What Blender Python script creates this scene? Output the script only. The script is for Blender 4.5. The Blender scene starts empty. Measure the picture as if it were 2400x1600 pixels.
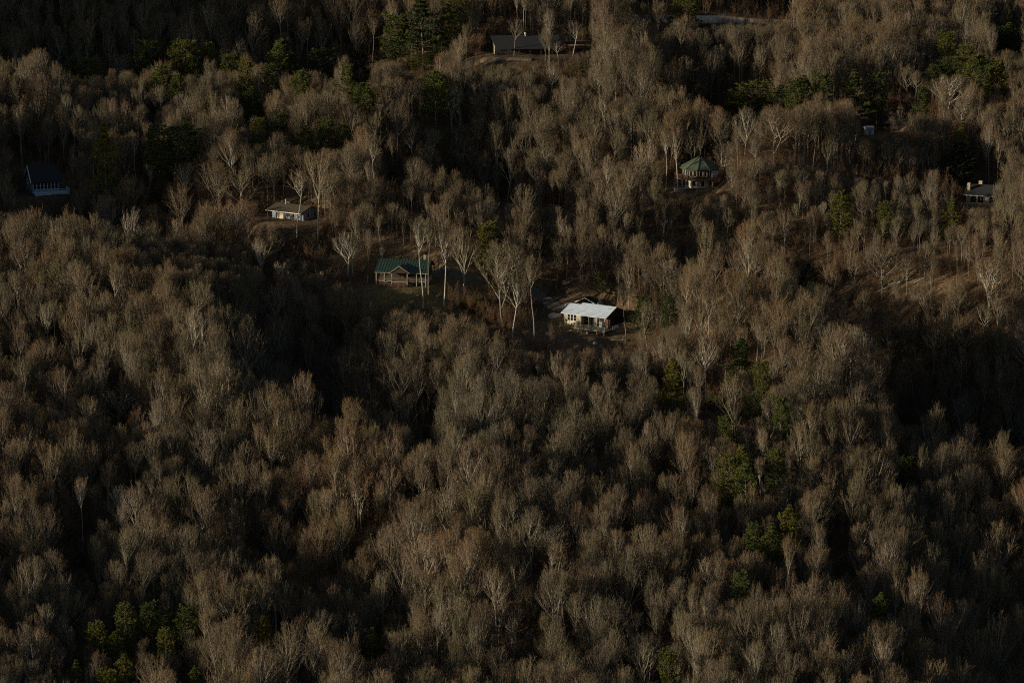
import bpy, math, random
import numpy as np
from mathutils import Vector, Matrix

# ------------------------------------------------------------------ camera, sky, sun, exposure
scene = bpy.context.scene
COL = scene.collection
IMG_W, IMG_H = 2400.0, 1600.0
DIST, PITCH, HFOV = 900.0, math.radians(12.0), math.radians(15.5)
TANH = math.tan(HFOV / 2)
CAM = np.array([0.0, -DIST * math.cos(PITCH), DIST * math.sin(PITCH)])
FWD = np.array([0.0, math.cos(PITCH), -math.sin(PITCH)])
UPV = np.array([0.0, math.sin(PITCH), math.cos(PITCH)])
cam_data = bpy.data.cameras.new("camera")
cam = bpy.data.objects.new("camera", cam_data)
COL.objects.link(cam)
cam.location = CAM
cam.rotation_euler = (math.pi / 2 - PITCH, 0, 0)
cam_data.sensor_width = 36
cam_data.lens = 18 / TANH
cam_data.clip_start = 1.0
cam_data.clip_end = 20000
scene.camera = cam

SUN_EL = math.radians(11.5)
SUN_AZ = math.atan2(-0.24, -0.97)          # direction towards the sun in the ground plane (x, y)
world = bpy.data.worlds.new("World")
scene.world = world
world.use_nodes = True
wn = world.node_tree
bg = wn.nodes["Background"]
sky = wn.nodes.new("ShaderNodeTexSky")
sky.sky_type = 'NISHITA'
sky.sun_disc = False
sky.sun_elevation = SUN_EL
sky.sun_rotation = math.pi / 2 - SUN_AZ    # compass angle of the same direction
wn.links.new(sky.outputs[0], bg.inputs[0])
bg.inputs[1].default_value = 0.06
sun_data = bpy.data.lights.new("sun", 'SUN')
sun_data.energy = 5.0
sun_data.angle = math.radians(0.5)
sun_data.color = (1.0, 0.86, 0.62)
sun = bpy.data.objects.new("sun", sun_data)
COL.objects.link(sun)
SUN_DIR = Vector((math.cos(SUN_AZ) * math.cos(SUN_EL), math.sin(SUN_AZ) * math.cos(SUN_EL), math.sin(SUN_EL)))
sun.rotation_euler = SUN_DIR.to_track_quat('Z', 'Y').to_euler()
sun.location = (-300, -100, 300)
scene.view_settings.view_transform = 'Standard'
scene.view_settings.look = 'None'
scene.view_settings.exposure = EXPOSURE = -0.12
scene.view_settings.gamma = 1
scene.view_settings.use_curve_mapping = False
scene.cycles.use_denoising = False
scene.cycles.filter_width = 1.1
scene.cycles.max_bounces = 4
scene.cycles.diffuse_bounces = 2
scene.cycles.glossy_bounces = 2
scene.cycles.transparent_max_bounces = 4
scene.cycles.sample_clamp_indirect = 3

rng = np.random.default_rng(7)
random.seed(7)

# ------------------------------------------------------------------ materials
def mat(name, color, rough=0.8, vary=0.0, scale=1.0, bump=0.0, metal=0.0, spec=0.3, color2=None):
    m = bpy.data.materials.new(name)
    m.use_nodes = True
    nt = m.node_tree
    b = nt.nodes["Principled BSDF"]
    b.inputs["Roughness"].default_value = rough
    b.inputs["Metallic"].default_value = metal
    b.inputs["Specular IOR Level"].default_value = spec
    c = (*color, 1)
    if vary or color2:
        tc = nt.nodes.new("ShaderNodeTexCoord")
        nz = nt.nodes.new("ShaderNodeTexNoise")
        nz.inputs["Scale"].default_value = scale
        nz.inputs["Detail"].default_value = 6
        nt.links.new(tc.outputs["Object"], nz.inputs["Vector"])
        cr = nt.nodes.new("ShaderNodeValToRGB")
        cr.color_ramp.elements[0].position = 0.35
        cr.color_ramp.elements[1].position = 0.65
        c2 = color2 or tuple(min(1, k * (1 + vary)) for k in color)
        c1 = color if color2 else tuple(k * (1 - vary) for k in color)
        cr.color_ramp.elements[0].color = (*c1, 1)
        cr.color_ramp.elements[1].color = (*c2, 1)
        nt.links.new(nz.outputs[0], cr.inputs[0])
        nt.links.new(cr.outputs[0], b.inputs["Base Color"])
        if bump:
            bp = nt.nodes.new("ShaderNodeBump")
            bp.inputs["Strength"].default_value = bump
            nt.links.new(nz.outputs[0], bp.inputs["Height"])
            nt.links.new(bp.outputs[0], b.inputs["Normal"])
    else:
        b.inputs["Base Color"].default_value = c
    return m

def random_mat(name, stops, rough=0.85, noise=0.25, scale=0.8, patchy=False):
    """Base colour picked per object (each tree its own tone) with a fine noise over it."""
    m = bpy.data.materials.new(name)
    m.use_nodes = True
    nt = m.node_tree
    b = nt.nodes["Principled BSDF"]
    b.inputs["Roughness"].default_value = rough
    b.inputs["Specular IOR Level"].default_value = 0.15
    oi = nt.nodes.new("ShaderNodeObjectInfo")
    cr = nt.nodes.new("ShaderNodeValToRGB")
    els = cr.color_ramp.elements
    els[0].position, els[0].color = stops[0][0], (*stops[0][1], 1)
    els[1].position, els[1].color = stops[-1][0], (*stops[-1][1], 1)
    for p, c in stops[1:-1]:
        e = els.new(p)
        e.color = (*c, 1)
    nt.links.new(oi.outputs["Random"], cr.inputs[0])
    tc = nt.nodes.new("ShaderNodeTexCoord")
    nz = nt.nodes.new("ShaderNodeTexNoise")
    nz.inputs["Scale"].default_value = scale
    nz.inputs["Detail"].default_value = 3
    nt.links.new(tc.outputs["Object"], nz.inputs["Vector"])
    mr = nt.nodes.new("ShaderNodeMapRange")
    mr.inputs[1].default_value, mr.inputs[2].default_value = 0.3, 0.7
    mr.inputs[3].default_value, mr.inputs[4].default_value = 1 - noise, 1 + noise
    nt.links.new(nz.outputs[0], mr.inputs[0])
    mx = nt.nodes.new("ShaderNodeVectorMath")
    mx.operation = 'SCALE'
    nt.links.new(cr.outputs[0], mx.inputs[0])
    nt.links.new(mr.outputs[0], mx.inputs["Scale"])
    out = mx.outputs[0]
    if patchy:                       # stands of one species share a tint: noise over where each tree stands
        n2 = nt.nodes.new("ShaderNodeTexNoise")
        n2.inputs["Scale"].default_value = .028
        n2.inputs["Detail"].default_value = 2
        nt.links.new(oi.outputs["Location"], n2.inputs["Vector"])
        c2 = nt.nodes.new("ShaderNodeValToRGB")
        e = c2.color_ramp.elements
        e[0].position, e[0].color = .34, (.80, .86, .92, 1)
        e[1].position, e[1].color = .66, (1.13, .97, .82, 1)
        k = e.new(.5); k.color = (1, .97, .93, 1)
        nt.links.new(n2.outputs[0], c2.inputs[0])
        m2 = nt.nodes.new("ShaderNodeVectorMath")
        m2.operation = 'MULTIPLY'
        nt.links.new(out, m2.inputs[0]); nt.links.new(c2.outputs[0], m2.inputs[1])
        out = m2.outputs[0]
    nt.links.new(out, b.inputs["Base Color"])
    return m

M_TWIG = random_mat("twig_bark", [(0, (.18, .125, .074)), (.15, (.215, .165, .104)), (.3, (.14, .105, .068)), (.42, (.205, .16, .082)), (.55, (.155, .125, .082)), (.68, (.225, .145, .08)),
                                  (.78, (.17, .155, .08)), (.9, (.205, .115, .07)), (1, (.28, .23, .165))], patchy=True)
M_BARK = random_mat("trunk_bark", [(0, (.26, .23, .19)), (.3, (.19, .165, .125)), (.5, (.32, .29, .23)), (.8, (.22, .19, .145)), (1, (.36, .33, .27))], scale=2.5)
M_PALE = random_mat("pale_bark", [(0, (.36, .33, .27)), (1, (.50, .47, .41))], noise=0.35, scale=2.0)
M_SAP = random_mat("sapling_bark", [(0, (.17, .10, .06)), (.5, (.14, .09, .055)), (1, (.20, .13, .08))])
M_LEAF = random_mat("dead_leaves", [(0, (.26, .13, .06)), (1, (.30, .17, .09))])
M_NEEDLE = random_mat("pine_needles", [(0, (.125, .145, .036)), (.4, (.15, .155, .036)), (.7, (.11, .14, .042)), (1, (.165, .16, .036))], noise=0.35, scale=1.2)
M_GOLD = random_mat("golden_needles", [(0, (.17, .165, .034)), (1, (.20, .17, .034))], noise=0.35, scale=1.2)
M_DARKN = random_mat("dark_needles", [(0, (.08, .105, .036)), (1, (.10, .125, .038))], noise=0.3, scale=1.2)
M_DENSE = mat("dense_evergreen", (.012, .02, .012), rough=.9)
M_PBARK = random_mat("pine_bark", [(0, (.19, .14, .11)), (1, (.27, .21, .17))], scale=2.5)

# ------------------------------------------------------------------ mesh helpers
def np_mesh(name, verts, tris=None, quads=None, mats=(), tri_mat=None, quad_mat=None, smooth=False):
    me = bpy.data.meshes.new(name)
    verts = np.asarray(verts, dtype=np.float32)
    tris = np.zeros((0, 3), int) if tris is None else np.asarray(tris)
    quads = np.zeros((0, 4), int) if quads is None else np.asarray(quads)
    nt, nq = len(tris), len(quads)
    me.vertices.add(len(verts))
    me.vertices.foreach_set("co", verts.ravel())
    me.loops.add(nt * 3 + nq * 4)
    me.loops.foreach_set("vertex_index", np.concatenate([tris.ravel(), quads.ravel()]).astype(np.int32))
    me.polygons.add(nt + nq)
    starts = np.concatenate([np.arange(nt) * 3, nt * 3 + np.arange(nq) * 4]).astype(np.int32)
    me.polygons.foreach_set("loop_start", starts)
    for m in mats:
        me.materials.append(m)
    mi = np.concatenate([np.zeros(nt, int) if tri_mat is None else tri_mat, np.zeros(nq, int) if quad_mat is None else quad_mat]).astype(np.int32)
    me.polygons.foreach_set("material_index", mi)
    if smooth:
        me.polygons.foreach_set("use_smooth", np.ones(nt + nq, bool))
    me.update(calc_edges=True)
    return me

def unit(v):
    return v / np.maximum(np.linalg.norm(v, axis=-1, keepdims=True), 1e-9)

class Soup:
    """Collects tubes and slivers as triangles with a material slot each."""
    def __init__(self):
        self.v, self.t, self.m, self.n = [], [], [], 0
    def add(self, v, t, m):
        self.v.append(v); self.t.append(t + self.n); self.m.append(np.full(len(t), m)); self.n += len(v)
    def tubes(self, P, R, sides, m):
        """P (N,K,3) polylines, R (N,K) radii."""
        N, K, _ = P.shape
        T = unit(np.gradient(P, axis=1)) if K > 2 else np.repeat(unit(P[:, 1:] - P[:, :1]), 2, axis=1)
        ref = np.where(np.abs(T[..., 2:3]) < 0.9, np.array([0, 0, 1.0]), np.array([1.0, 0, 0]))
        A = unit(np.cross(T, ref)); B = np.cross(T, A)
        ang = np.arange(sides) * 2 * np.pi / sides
        ring = P[:, :, None, :] + R[:, :, None, None] * (np.cos(ang)[None, None, :, None] * A[:, :, None, :] + np.sin(ang)[None, None, :, None] * B[:, :, None, :])
        v = ring.reshape(-1, 3)
        base = (np.arange(N)[:, None, None] * K + np.arange(K - 1)[None, :, None]) * sides
        j = np.arange(sides)[None, None, :]; j2 = (j + 1) % sides
        a, b, c, d = base + j, base + j2, base + sides + j2, base + sides + j
        t = np.stack([np.stack([a, b, c], -1), np.stack([a, c, d], -1)], -2).reshape(-1, 3)
        self.add(v, t, m)
    def slivers(self, P0, P1, W, m, r):
        """one thin triangle from P0 (width W) to P1"""
        d = unit(P1 - P0)
        s = unit(np.cross(d, r.normal(size=d.shape))) * (W / 2)[:, None]
        v = np.stack([P0 - s, P0 + s, P1], 1).reshape(-1, 3)
        self.add(v, np.arange(len(P0) * 3).reshape(-1, 3), m)
    def arrays(self):
        return np.concatenate(self.v), np.concatenate(self.t), np.concatenate(self.m)
    def mesh(self, name, mats):
        v, t, m = self.arrays()
        return np_mesh(name, v, tris=t, mats=mats, tri_mat=m)

def grow(base, d, L, K, up, wob, r):
    """polylines of K points from base along d, bending up, with wobble"""
    N = len(base)
    P = np.zeros((N, K, 3)); P[:, 0] = base
    dd = unit(d)
    for k in range(1, K):
        dd = unit(dd + np.array([0, 0, up]) / (K - 1) + r.normal(size=(N, 3)) * wob / math.sqrt(K - 1))
        P[:, k] = P[:, k - 1] + dd * (L / (K - 1))[:, None]
    return P

def spawn(P, n, t0, t1, spread, lenf, L, r):
    """n children per polyline between t0..t1, directions at 'spread' radians from the parent's"""
    N, K, _ = P.shape
    t = (np.arange(n)[None, :] + r.random((N, n))) / n * (t1 - t0) + t0
    f = t * (K - 1); i = np.minimum(f.astype(int), K - 2); w = (f - i)[..., None]
    rows = np.arange(N)[:, None]
    base = P[rows, i] * (1 - w) + P[rows, i + 1] * w
    T = unit(P[rows, i + 1] - P[rows, i])
    side = unit(np.cross(T, r.normal(size=T.shape)))
    a = spread * (0.7 + 0.6 * r.random((N, n, 1)))
    d = T * np.cos(a) + side * np.sin(a)
    Lc = L[:, None] * lenf * (1.15 - 0.65 * t) * (0.7 + 0.6 * r.random((N, n)))
    return base.reshape(-1, 3), d.reshape(-1, 3), Lc.ravel(), t.ravel()

def env_len(base, d, R, H, zc):
    """distance from base along d to a dome of radius R whose top is at H and middle at zc (shorter below the middle)"""
    q = np.array([R, R, H - zc])
    o = (base - np.array([0, 0, zc])) / q; v = d / q
    low = base[:, 2] < zc
    A = (v * v).sum(1); Bq = (o * v).sum(1); C = (o * o).sum(1) - 1
    disc = np.maximum(Bq * Bq - A * C, 0)
    return np.clip((-Bq + np.sqrt(disc)) / A, .25, 40)

def bare_tree(seed, H=22.0, crown=5.0, clear=0.4, n1=12, spread=0.7, up=0.7, dens=1.0, leader=0.8, leaves=False, r0=0.22, lean=0.0, fork=0, pale=False, twig_w=0.046):
    r = np.random.default_rng(seed)
    trunk, top = Soup(), Soup()
    tl = H * leader
    P = grow(np.array([[0, 0, -0.8]]), np.array([[lean, lean * .5, 1.0]]), np.array([tl + .8]), 9, 0.15, 0.09, r)
    rad = np.linspace(1, 0.25, 9)[None] * r0; rad[:, 0] *= 1.35
    trunk.tubes(P, rad, 7, 0)
    zc = H * (clear + (1 - clear) * .42)
    if fork:
        b, d, L, t = spawn(P, fork, clear * .8, clear * 1.2, 0.35, 1.0, np.array([tl * .8]), r)
        F = grow(b, d, np.full(fork, tl * (1 - clear) * 1.05), 7, .35, .14, r)
        trunk.tubes(F, np.linspace(1, .3, 7)[None] * r0 * .62 * np.ones((fork, 1)), 6, 0)
    t = np.sort(r.random(n1)) * (1 - clear / leader) * 0.96 + clear / leader
    f = t * 8; i = np.minimum(f.astype(int), 7); w = (f - i)[:, None]
    base = P[0, i] * (1 - w) + P[0, i + 1] * w
    az = np.arange(n1) * 2.4 + r.random(n1) * 0.9
    a = spread * (1.15 - 0.55 * (t - t.min()) / (np.ptp(t) + 1e-6)) * (0.8 + .4 * r.random(n1))
    d = np.stack([np.cos(az) * np.sin(a), np.sin(az) * np.sin(a), np.cos(a)], 1)
    def fit(b_, d_, lo=.82, hi=1.0):
        dm = unit(d_ + np.array([0, 0, up * .45]))
        return env_len(b_, dm, crown, H, zc) * (lo + (hi - lo) * r.random(len(b_)))
    L1 = fit(base, d, .72, 1.05)
    P1 = grow(base, d, L1, 7, up * .9, 0.20, r)
    if fork:
        b2, d2, l2, t2 = spawn(F, 6, .25, .98, .6, 0.45, np.full(fork, H * .45), r)
        l2 = fit(b2, d2, .7, 1.05); P1 = np.concatenate([P1, grow(b2, d2, l2, 7, up * .9, .2, r)]); L1 = np.concatenate([L1, l2])
    R1 = np.linspace(1, .22, 7)[None] * (0.015 * L1 + .016)[:, None]
    top.tubes(P1, R1, 5, 1)
    b, d, L2, _ = spawn(P1, 7, .15, .97, 0.55, 0.52, L1, r)
    L2 = np.minimum(L2 * 1.25, fit(b, d, .7, 1.12))
    P2 = grow(b, d, L2, 5, up * .8, 0.16, r)
    top.tubes(P2, np.linspace(1, .35, 5)[None] * (0.008 * L2 + .024)[:, None], 3, 1)
    b, d, L3, _ = spawn(P2, 4, .08, 1.0, 0.5, 0.55, np.maximum(L2, 1.6), r)
    P3 = grow(b, d, L3, 3, up * .5, 0.14, r)
    top.tubes(P3, np.array([1, .75, .35])[None] * np.full((len(L3), 1), .028), 3, 2)
    b, d, L4, _ = spawn(P3, 2, .1, 1.0, 0.5, 0.85, np.maximum(L3, .9), r)
    top.slivers(b, b + d * L4[:, None], np.full(len(b), twig_w), 2, r)
    if leaves:
        k = r.choice(len(b), int(len(b) * .6), replace=False)
        c = (b + d * L4[:, None] * r.random((len(b), 1)))[k]
        e = unit(r.normal(size=c.shape)) * .16
        top.slivers(c, c + e, np.full(len(c), .13), 3, r)
    return trunk, top

BARE_MATS = [M_BARK, M_BARK, M_TWIG, M_LEAF]
PALE_MATS = [M_PALE, M_PALE, M_TWIG, M_LEAF]

def needle_fans(top, C, D, size, n, r, m=1):
    """tufts: n slivers fanning out round direction D from each C"""
    N = len(C)
    c = np.repeat(C, n, 0)
    d = unit(np.repeat(D, n, 0) + r.normal(size=(N * n, 3)) * .65)
    L = size * (0.6 + .7 * r.random(N * n))
    top.slivers(c - d * .08, c + d * L[:, None], np.full(N * n, size * .36), m, r)

def pine(seed, H=18.0, rad=3.5, clear=.35, kind='layer', whorls=13, tuft=.5):
    r = np.random.default_rng(seed)
    trunk, top = Soup(), Soup()
    P = grow(np.array([[0, 0, -.8]]), np.array([[.02, .01, 1.0]]), np.array([H + .3]), 8, .3, .04, r)
    trunk.tubes(P, np.linspace(1, .12, 8)[None] * H * .0105, 7, 0)
    bs, ds, Ls = [], [], []
    for i in range(whorls):
        u = i / (whorls - 1)
        t = clear + (1 - clear) * (u * .97)
        n = int(r.integers(4, 7)) if kind != 'cone' else 7
        if kind == 'layer':
            prof = (1 - u) ** .75 * .95 + .14; el = .12 + .5 * u; prof *= .5 + .75 * r.random()
        elif kind == 'cone':
            prof = (1 - u) * .98 + .05; el = -.12 + .55 * u
        elif kind == 'dome':
            prof = math.sqrt(max(.05, 1 - (u * .97) ** 2.4)) * (0.75 + .25 * min(1, u * 3)); el = .25 + .85 * u
        else:                                         # flat topped, ragged
            prof = (.45 + .75 * u if u < .7 else .97 - (u - .7) * 1.6) * (.6 + .7 * r.random()); el = .15 + .55 * u
        f = t * 7; k = min(int(f), 6); p = P[0, k] * (1 - (f - k)) + P[0, k + 1] * (f - k)
        az = r.random() * 6.28 + np.arange(n) * 6.283 / n + r.normal(size=n) * .25
        L = rad * prof * (.72 + .5 * r.random(n))
        d = np.stack([np.cos(az) * math.cos(el), np.sin(az) * math.cos(el), np.full(n, math.sin(el))], 1)
        bs.append(np.repeat(p[None], n, 0)); ds.append(d); Ls.append(L)
    b, d, L = np.concatenate(bs), np.concatenate(ds), np.concatenate(Ls)
    P1 = grow(b, d, L, 5, .3 if kind != 'cone' else .12, .12, r)
    top.tubes(P1, np.linspace(1, .3, 5)[None] * (.012 * L + .015)[:, None], 4, 0)
    b2, d2, L2, _ = spawn(P1, 8, .22, 1.0, .85, .42, L, r)
    d2[:, 2] *= .45
    d2 = unit(d2)
    P2 = grow(b2, d2, L2, 3, .25, .15, r)
    top.tubes(P2, np.array([1, .7, .4])[None] * np.full((len(L2), 1), .018), 3, 0)
    c, dd, _, _ = spawn(P2, 3, .25, 1.0, .5, .4, L2, r)
    tip = P2[:, -1]; td = unit(P2[:, -1] - P2[:, -2])
    C = np.concatenate([c, tip]); DD = unit(np.concatenate([dd, td]) + np.array([0, 0, .35]))
    needle_fans(top, C, DD, tuft * .62, 15, r)
    return trunk, top

def thing(name, label, cat, group=None, loc=(0, 0, 0), rz=0.0, scale=None):
    o = bpy.data.objects.new(name, None)
    o.empty_display_size = .5
    COL.objects.link(o)
    o.location = loc
    o.rotation_euler = (0, 0, rz)
    if scale is not None:
        o.scale = scale
    o['label'] = label
    o['category'] = cat
    if group:
        o['group'] = group
    return o

def part(name, me, parent, label=None):
    o = bpy.data.objects.new(name, me)
    COL.objects.link(o)
    o.parent = parent
    if label:
        o['label'] = label
    return o

# ------------------------------------------------------------------ the lie of the land
def pix_ray(px, py):
    u = (px - IMG_W / 2) / (IMG_W / 2) * TANH
    v = (IMG_H / 2 - py) / (IMG_W / 2) * TANH
    d = FWD + u * np.array([1.0, 0, 0]) + v * UPV
    return d / np.linalg.norm(d)

TAN_S = math.tan(math.radians(12.0))
def base_slope(y):
    # steady slope through the view, easing into a valley floor below the camera and a plateau above
    lo, hi = -330.0, 520.0
    s = y + 90 * np.log1p(np.exp(np.clip(-(y - lo) / 90, -40, 40)))
    s = s - 120 * np.log1p(np.exp(np.clip((y - hi) / 120, -40, 40)))
    return TAN_S * s

def plane_pt(px, py, lift=8.0):
    """where a line of sight meets the even slope: used only to say where ridges and hollows lie"""
    d = pix_ray(px, py)
    t = (lift + TAN_S * CAM[1] - CAM[2]) / (d[2] - TAN_S * d[1])
    p = CAM + t * d
    return p[0], p[1]

# ridges (+) and hollows (-): start, end (as seen in the view), half width in metres, height in metres
FOLDS = [
    ((1390, 822), (1450, 824), 5, -3.0), ((1225, 785), (1285, 812), 6, -5.0), ((840, 668), (850, 690), 5, -2.5), ((1010, 705), (1150, 712), 6, -1.5),
    # crest that rises from the long slope, hollow behind it
    ((560, 420), (1250, 520), 13, 7), ((1010, 365), (1230, 425), 14, -18), ((1090, 325), (1190, 375), 14, -20), ((900, 260), (960, 330), 13, 12),
    # dark draw coming down from the top right of centre
    ((1540, 80), (1710, 130), 17, -17), ((1690, 140), (1650, 250), 12, -19), ((1440, 90), (1530, 200), 13, 6),
    ((1750, 180), (2350, 200), 22, 4),
    # ridge running up to the right with a hollow behind
    ((1480, 560), (1800, 400), 14, 6), ((1800, 400), (2330, 290), 15, 8), ((1880, 330), (2080, 320), 10, -8), ((1660, 430), (1640, 400), 9, -5),
    # the broad dark hollow at the right and the spur that shades it
    ((1500, 600), (1780, 740), 14, 9), ((1780, 740), (2030, 900), 14, 13), ((1640, 540), (1850, 610), 13, -15), ((1800, 600), (2080, 700), 17, -19), ((2080, 690), (2300, 840), 22, -27), ((2260, 840), (2450, 940), 20, -15), ((1470, 545), (1640, 570), 9, -8),
    # top left corner, shaded draw above a lit crest
    ((-150, 60), (700, 60), 40, -17), ((-100, 230), (600, 170), 18, 6), ((700, 60), (800, 110), 10, -5),
    # around the blue-fronted house
    ((-100, 440), (260, 480), 17, -12), ((260, 470), (430, 490), 12, -7), ((-150, 380), (-40, 400), 22, 7),
    # lower woodland
    ((250, 640), (480, 700), 15, 5), ((690, 730), (740, 880), 13, -17), ((740, 900), (870, 980), 12, -11), ((480, 740), (560, 900), 13, 6), ((1000, 760), (1100, 950), 18, -4),
    ((350, 1180), (700, 1200), 26, -6), ((0, 1050), (300, 1050), 22, 5), ((900, 1060), (1300, 1000), 20, 5), ((1330, 1120), (1460, 1170), 14, -9),
    ((880, 1470), (1010, 1540), 12, -9), ((1280, 1540), (1400, 1560), 10, -8), ((2330, 1280), (2500, 1560), 30, -26), ((2120, 1250), (2200, 1500), 16, 6), ((1900, 1150), (2100, 1330), 22, 4),
    ((1000, 1160), (1250, 1250), 16, 5), ((640, 1300), (850, 1320), 10, -5), ((200, 1330), (420, 1420), 14, 3),
    ((1290, 580), (1500, 650), 15, -12), ((1500, 720), (1620, 850), 12, -4),
]
FW = [(plane_pt(*a), plane_pt(*b), w, h) for a, b, w, h in FOLDS]
# unseen hill added off to the west to shade the top left corner
FW.append(((-285.0, 225.0), (-285.0, 420.0), 46, 116))
FW.append(((-192.0, 60.0), (-192.0, 72.0), 15, 34))  # second unseen hill, added to block sun from the blue-fronted house's hollow
PADS = []
def terrain(x, y):
    x = np.asarray(x, float); y = np.asarray(y, float)
    z = base_slope(y)
    for (ax, ay), (bx, by), w, h in FW:
        dx, dy = bx - ax, by - ay
        L2 = dx * dx + dy * dy + 1e-6
        t = np.clip(((x - ax) * dx + (y - ay) * dy) / L2, 0, 1)
        d2 = (x - ax - t * dx) ** 2 + (y - ay - t * dy) ** 2
        z = z + h * np.exp(-d2 / (1.6 * w * w))
    z = z + 1.1 * np.sin(x * .071 + 1.3) * np.cos(y * .063) + .7 * np.sin(x * .031 - y * .047) + .3 * np.sin(x * .19) * np.sin(y * .17 + 2)
    z = z + 3.0 * np.sin(x * .012 + y * .009)
    d2 = ((x - 2) / 34) ** 2 + ((y - 6) / 11) ** 2      # humps added to the clearing so their slopes catch the low sun in patches
    z = z + np.exp(-d2 * d2) * (.55 * np.sin(x * .75 + y * .35 + 1) + .35 * np.sin(x * 1.35 - y * .5) + .9 * np.sin(x * .26 + 2.2))
    for (cx, cy, cz, r1, r2) in PADS:
        d = np.hypot(x - cx, y - cy)
        w = np.clip((r2 - d) / (r2 - r1), 0, 1)
        w = w * w * (3 - 2 * w)
        z = z * (1 - w) + cz * w
    return z

def ground_hit(px, py, h=0.0):
    """point on the line of sight that stands h above the ground"""
    d = pix_ray(px, py)
    t = np.arange(480, 1700, 1.0)
    P = CAM + t[:, None] * d
    g = P[:, 2] - terrain(P[:, 0], P[:, 1]) - h
    k = int(np.argmax(g <= 0))
    if k == 0:
        k = len(t) - 1
    a, b = t[k - 1], t[k]
    for _ in range(12):
        m = (a + b) / 2
        p = CAM + m * d
        if p[2] - float(terrain(p[0], p[1])) - h > 0: a = m
        else: b = m
    return CAM + b * d, b

def project(P):
    v = np.asarray(P) - CAM
    f = v @ FWD
    return IMG_W / 2 + (v[..., 0] / f) / TANH * IMG_W / 2, IMG_H / 2 - ((v @ UPV) / f) / TANH * IMG_W / 2, f

# level pads cut for the houses: pixel of the house's front corner or centre at floor level, radii, then the pad is locked in
SITES = {}
def site(key, px, py, r1, r2, push=(0, 0)):
    p, t = ground_hit(px, py)
    SITES[key] = (p, t)
    PADS.append((p[0] + push[0], p[1] + push[1], p[2], r1, r2))
site('white', 1395, 768, 6.5, 10, (1.5, 8))
site('green', 935, 665, 9, 13.5, (1.0, 2.5))
site('round', 1640, 436, 6, 15, (0, 3))
site('long', 1235, 128, 11, 22, (0, 4))
site('blue', 108, 452, 7, 15, (0, 3))
site('flat', 668, 516, 7, 15, (0, 4))
site('tan', 2290, 478, 6, 13, (2, 3))
site('shed', 2038, 316, 5, 10, (3, 3))

# ------------------------------------------------------------------ ground sheet
def axis(lo, hi, step, far):
    core = np.arange(lo, hi + .1, step)
    g, out = step, []
    p = hi
    while p < far:
        g *= 1.22; p += g; out.append(p)
    g, out2, p = step, [], lo
    while p > -far:
        g *= 1.22; p -= g; out2.append(p)
    return np.concatenate([out2[::-1], core, out])
gx, gy = axis(-190, 190, 1.4, 9000), axis(-270, 420, 1.4, 9000)
GX, GY = np.meshgrid(gx, gy)
rr = np.random.default_rng(3)
GZ = terrain(GX, GY) + np.where((abs(GX) < 200) & (GY > -280) & (GY < 430), rr.normal(size=GX.shape) * .07, 0)
nx, ny = len(gx), len(gy)
idx = np.arange(nx * ny).reshape(ny, nx)
quads = np.stack([idx[:-1, :-1], idx[:-1, 1:], idx[1:, 1:], idx[1:, :-1]], -1).reshape(-1, 4)

def ground_material():
    m = bpy.data.materials.new("leaf_litter")
    m.use_nodes = True
    nt = m.node_tree
    N, Lk = nt.nodes, nt.links
    b = N["Principled BSDF"]
    b.inputs["Roughness"].default_value = .95
    b.inputs["Specular IOR Level"].default_value = .1
    tc = N.new("ShaderNodeTexCoord")
    def noise(s, d=5):
        n = N.new("ShaderNodeTexNoise"); n.inputs["Scale"].default_value = s; n.inputs["Detail"].default_value = d
        Lk.new(tc.outputs["Object"], n.inputs["Vector"]); return n
    def ramp(src, stops):
        r = N.new("ShaderNodeValToRGB"); e = r.color_ramp.elements
        e[0].position, e[0].color = stops[0][0], (*stops[0][1], 1); e[1].position, e[1].color = stops[-1][0], (*stops[-1][1], 1)
        for p, c in stops[1:-1]:
            k = e.new(p); k.color = (*c, 1)
        Lk.new(src, r.inputs[0]); return r
    big, fine = noise(.06), noise(1.6, 8)
    c1 = ramp(fine.outputs[0], [(.3, (.042, .028, .019)), (.5, (.07, .048, .032)), (.68, (.13, .09, .06))])
    c2 = ramp(fine.outputs[0], [(.3, (.085, .055, .03)), (.5, (.16, .105, .06)), (.7, (.26, .185, .115))])
    c3 = ramp(fine.outputs[0], [(.3, (.08, .065, .025)), (.5, (.15, .12, .05)), (.7, (.22, .18, .08))])
    mx = N.new("ShaderNodeMix"); mx.data_type = 'RGBA'
    f = ramp(big.outputs[0], [(.42, (0, 0, 0)), (.6, (1, 1, 1))])
    Lk.new(f.outputs[0], mx.inputs[0]); Lk.new(c1.outputs[0], mx.inputs[6]); Lk.new(c2.outputs[0], mx.inputs[7])
    at = N.new("ShaderNodeAttribute"); at.attribute_name = "cover"
    sp = N.new("ShaderNodeSeparateColor"); Lk.new(at.outputs["Color"], sp.inputs[0])
    m2 = N.new("ShaderNodeMix"); m2.data_type = 'RGBA'
    Lk.new(sp.outputs[0], m2.inputs[0]); Lk.new(mx.outputs[2], m2.inputs[6]); Lk.new(c2.outputs[0], m2.inputs[7])
    m3 = N.new("ShaderNodeMix"); m3.data_type = 'RGBA'
    Lk.new(sp.outputs[1], m3.inputs[0]); Lk.new(m2.outputs[2], m3.inputs[6]); Lk.new(c3.outputs[0], m3.inputs[7])
    Lk.new(m3.outputs[2], b.inputs["Base Color"])
    bp = N.new("ShaderNodeBump"); bp.inputs["Strength"].default_value = .8; bp.inputs["Distance"].default_value = .25
    Lk.new(fine.outputs[0], bp.inputs["Height"]); Lk.new(bp.outputs[0], b.inputs["Normal"])
    return m
gme = np_mesh("ground", np.stack([GX, GY, GZ], -1).reshape(-1, 3), quads=quads, mats=[ground_material()], smooth=True)
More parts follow.
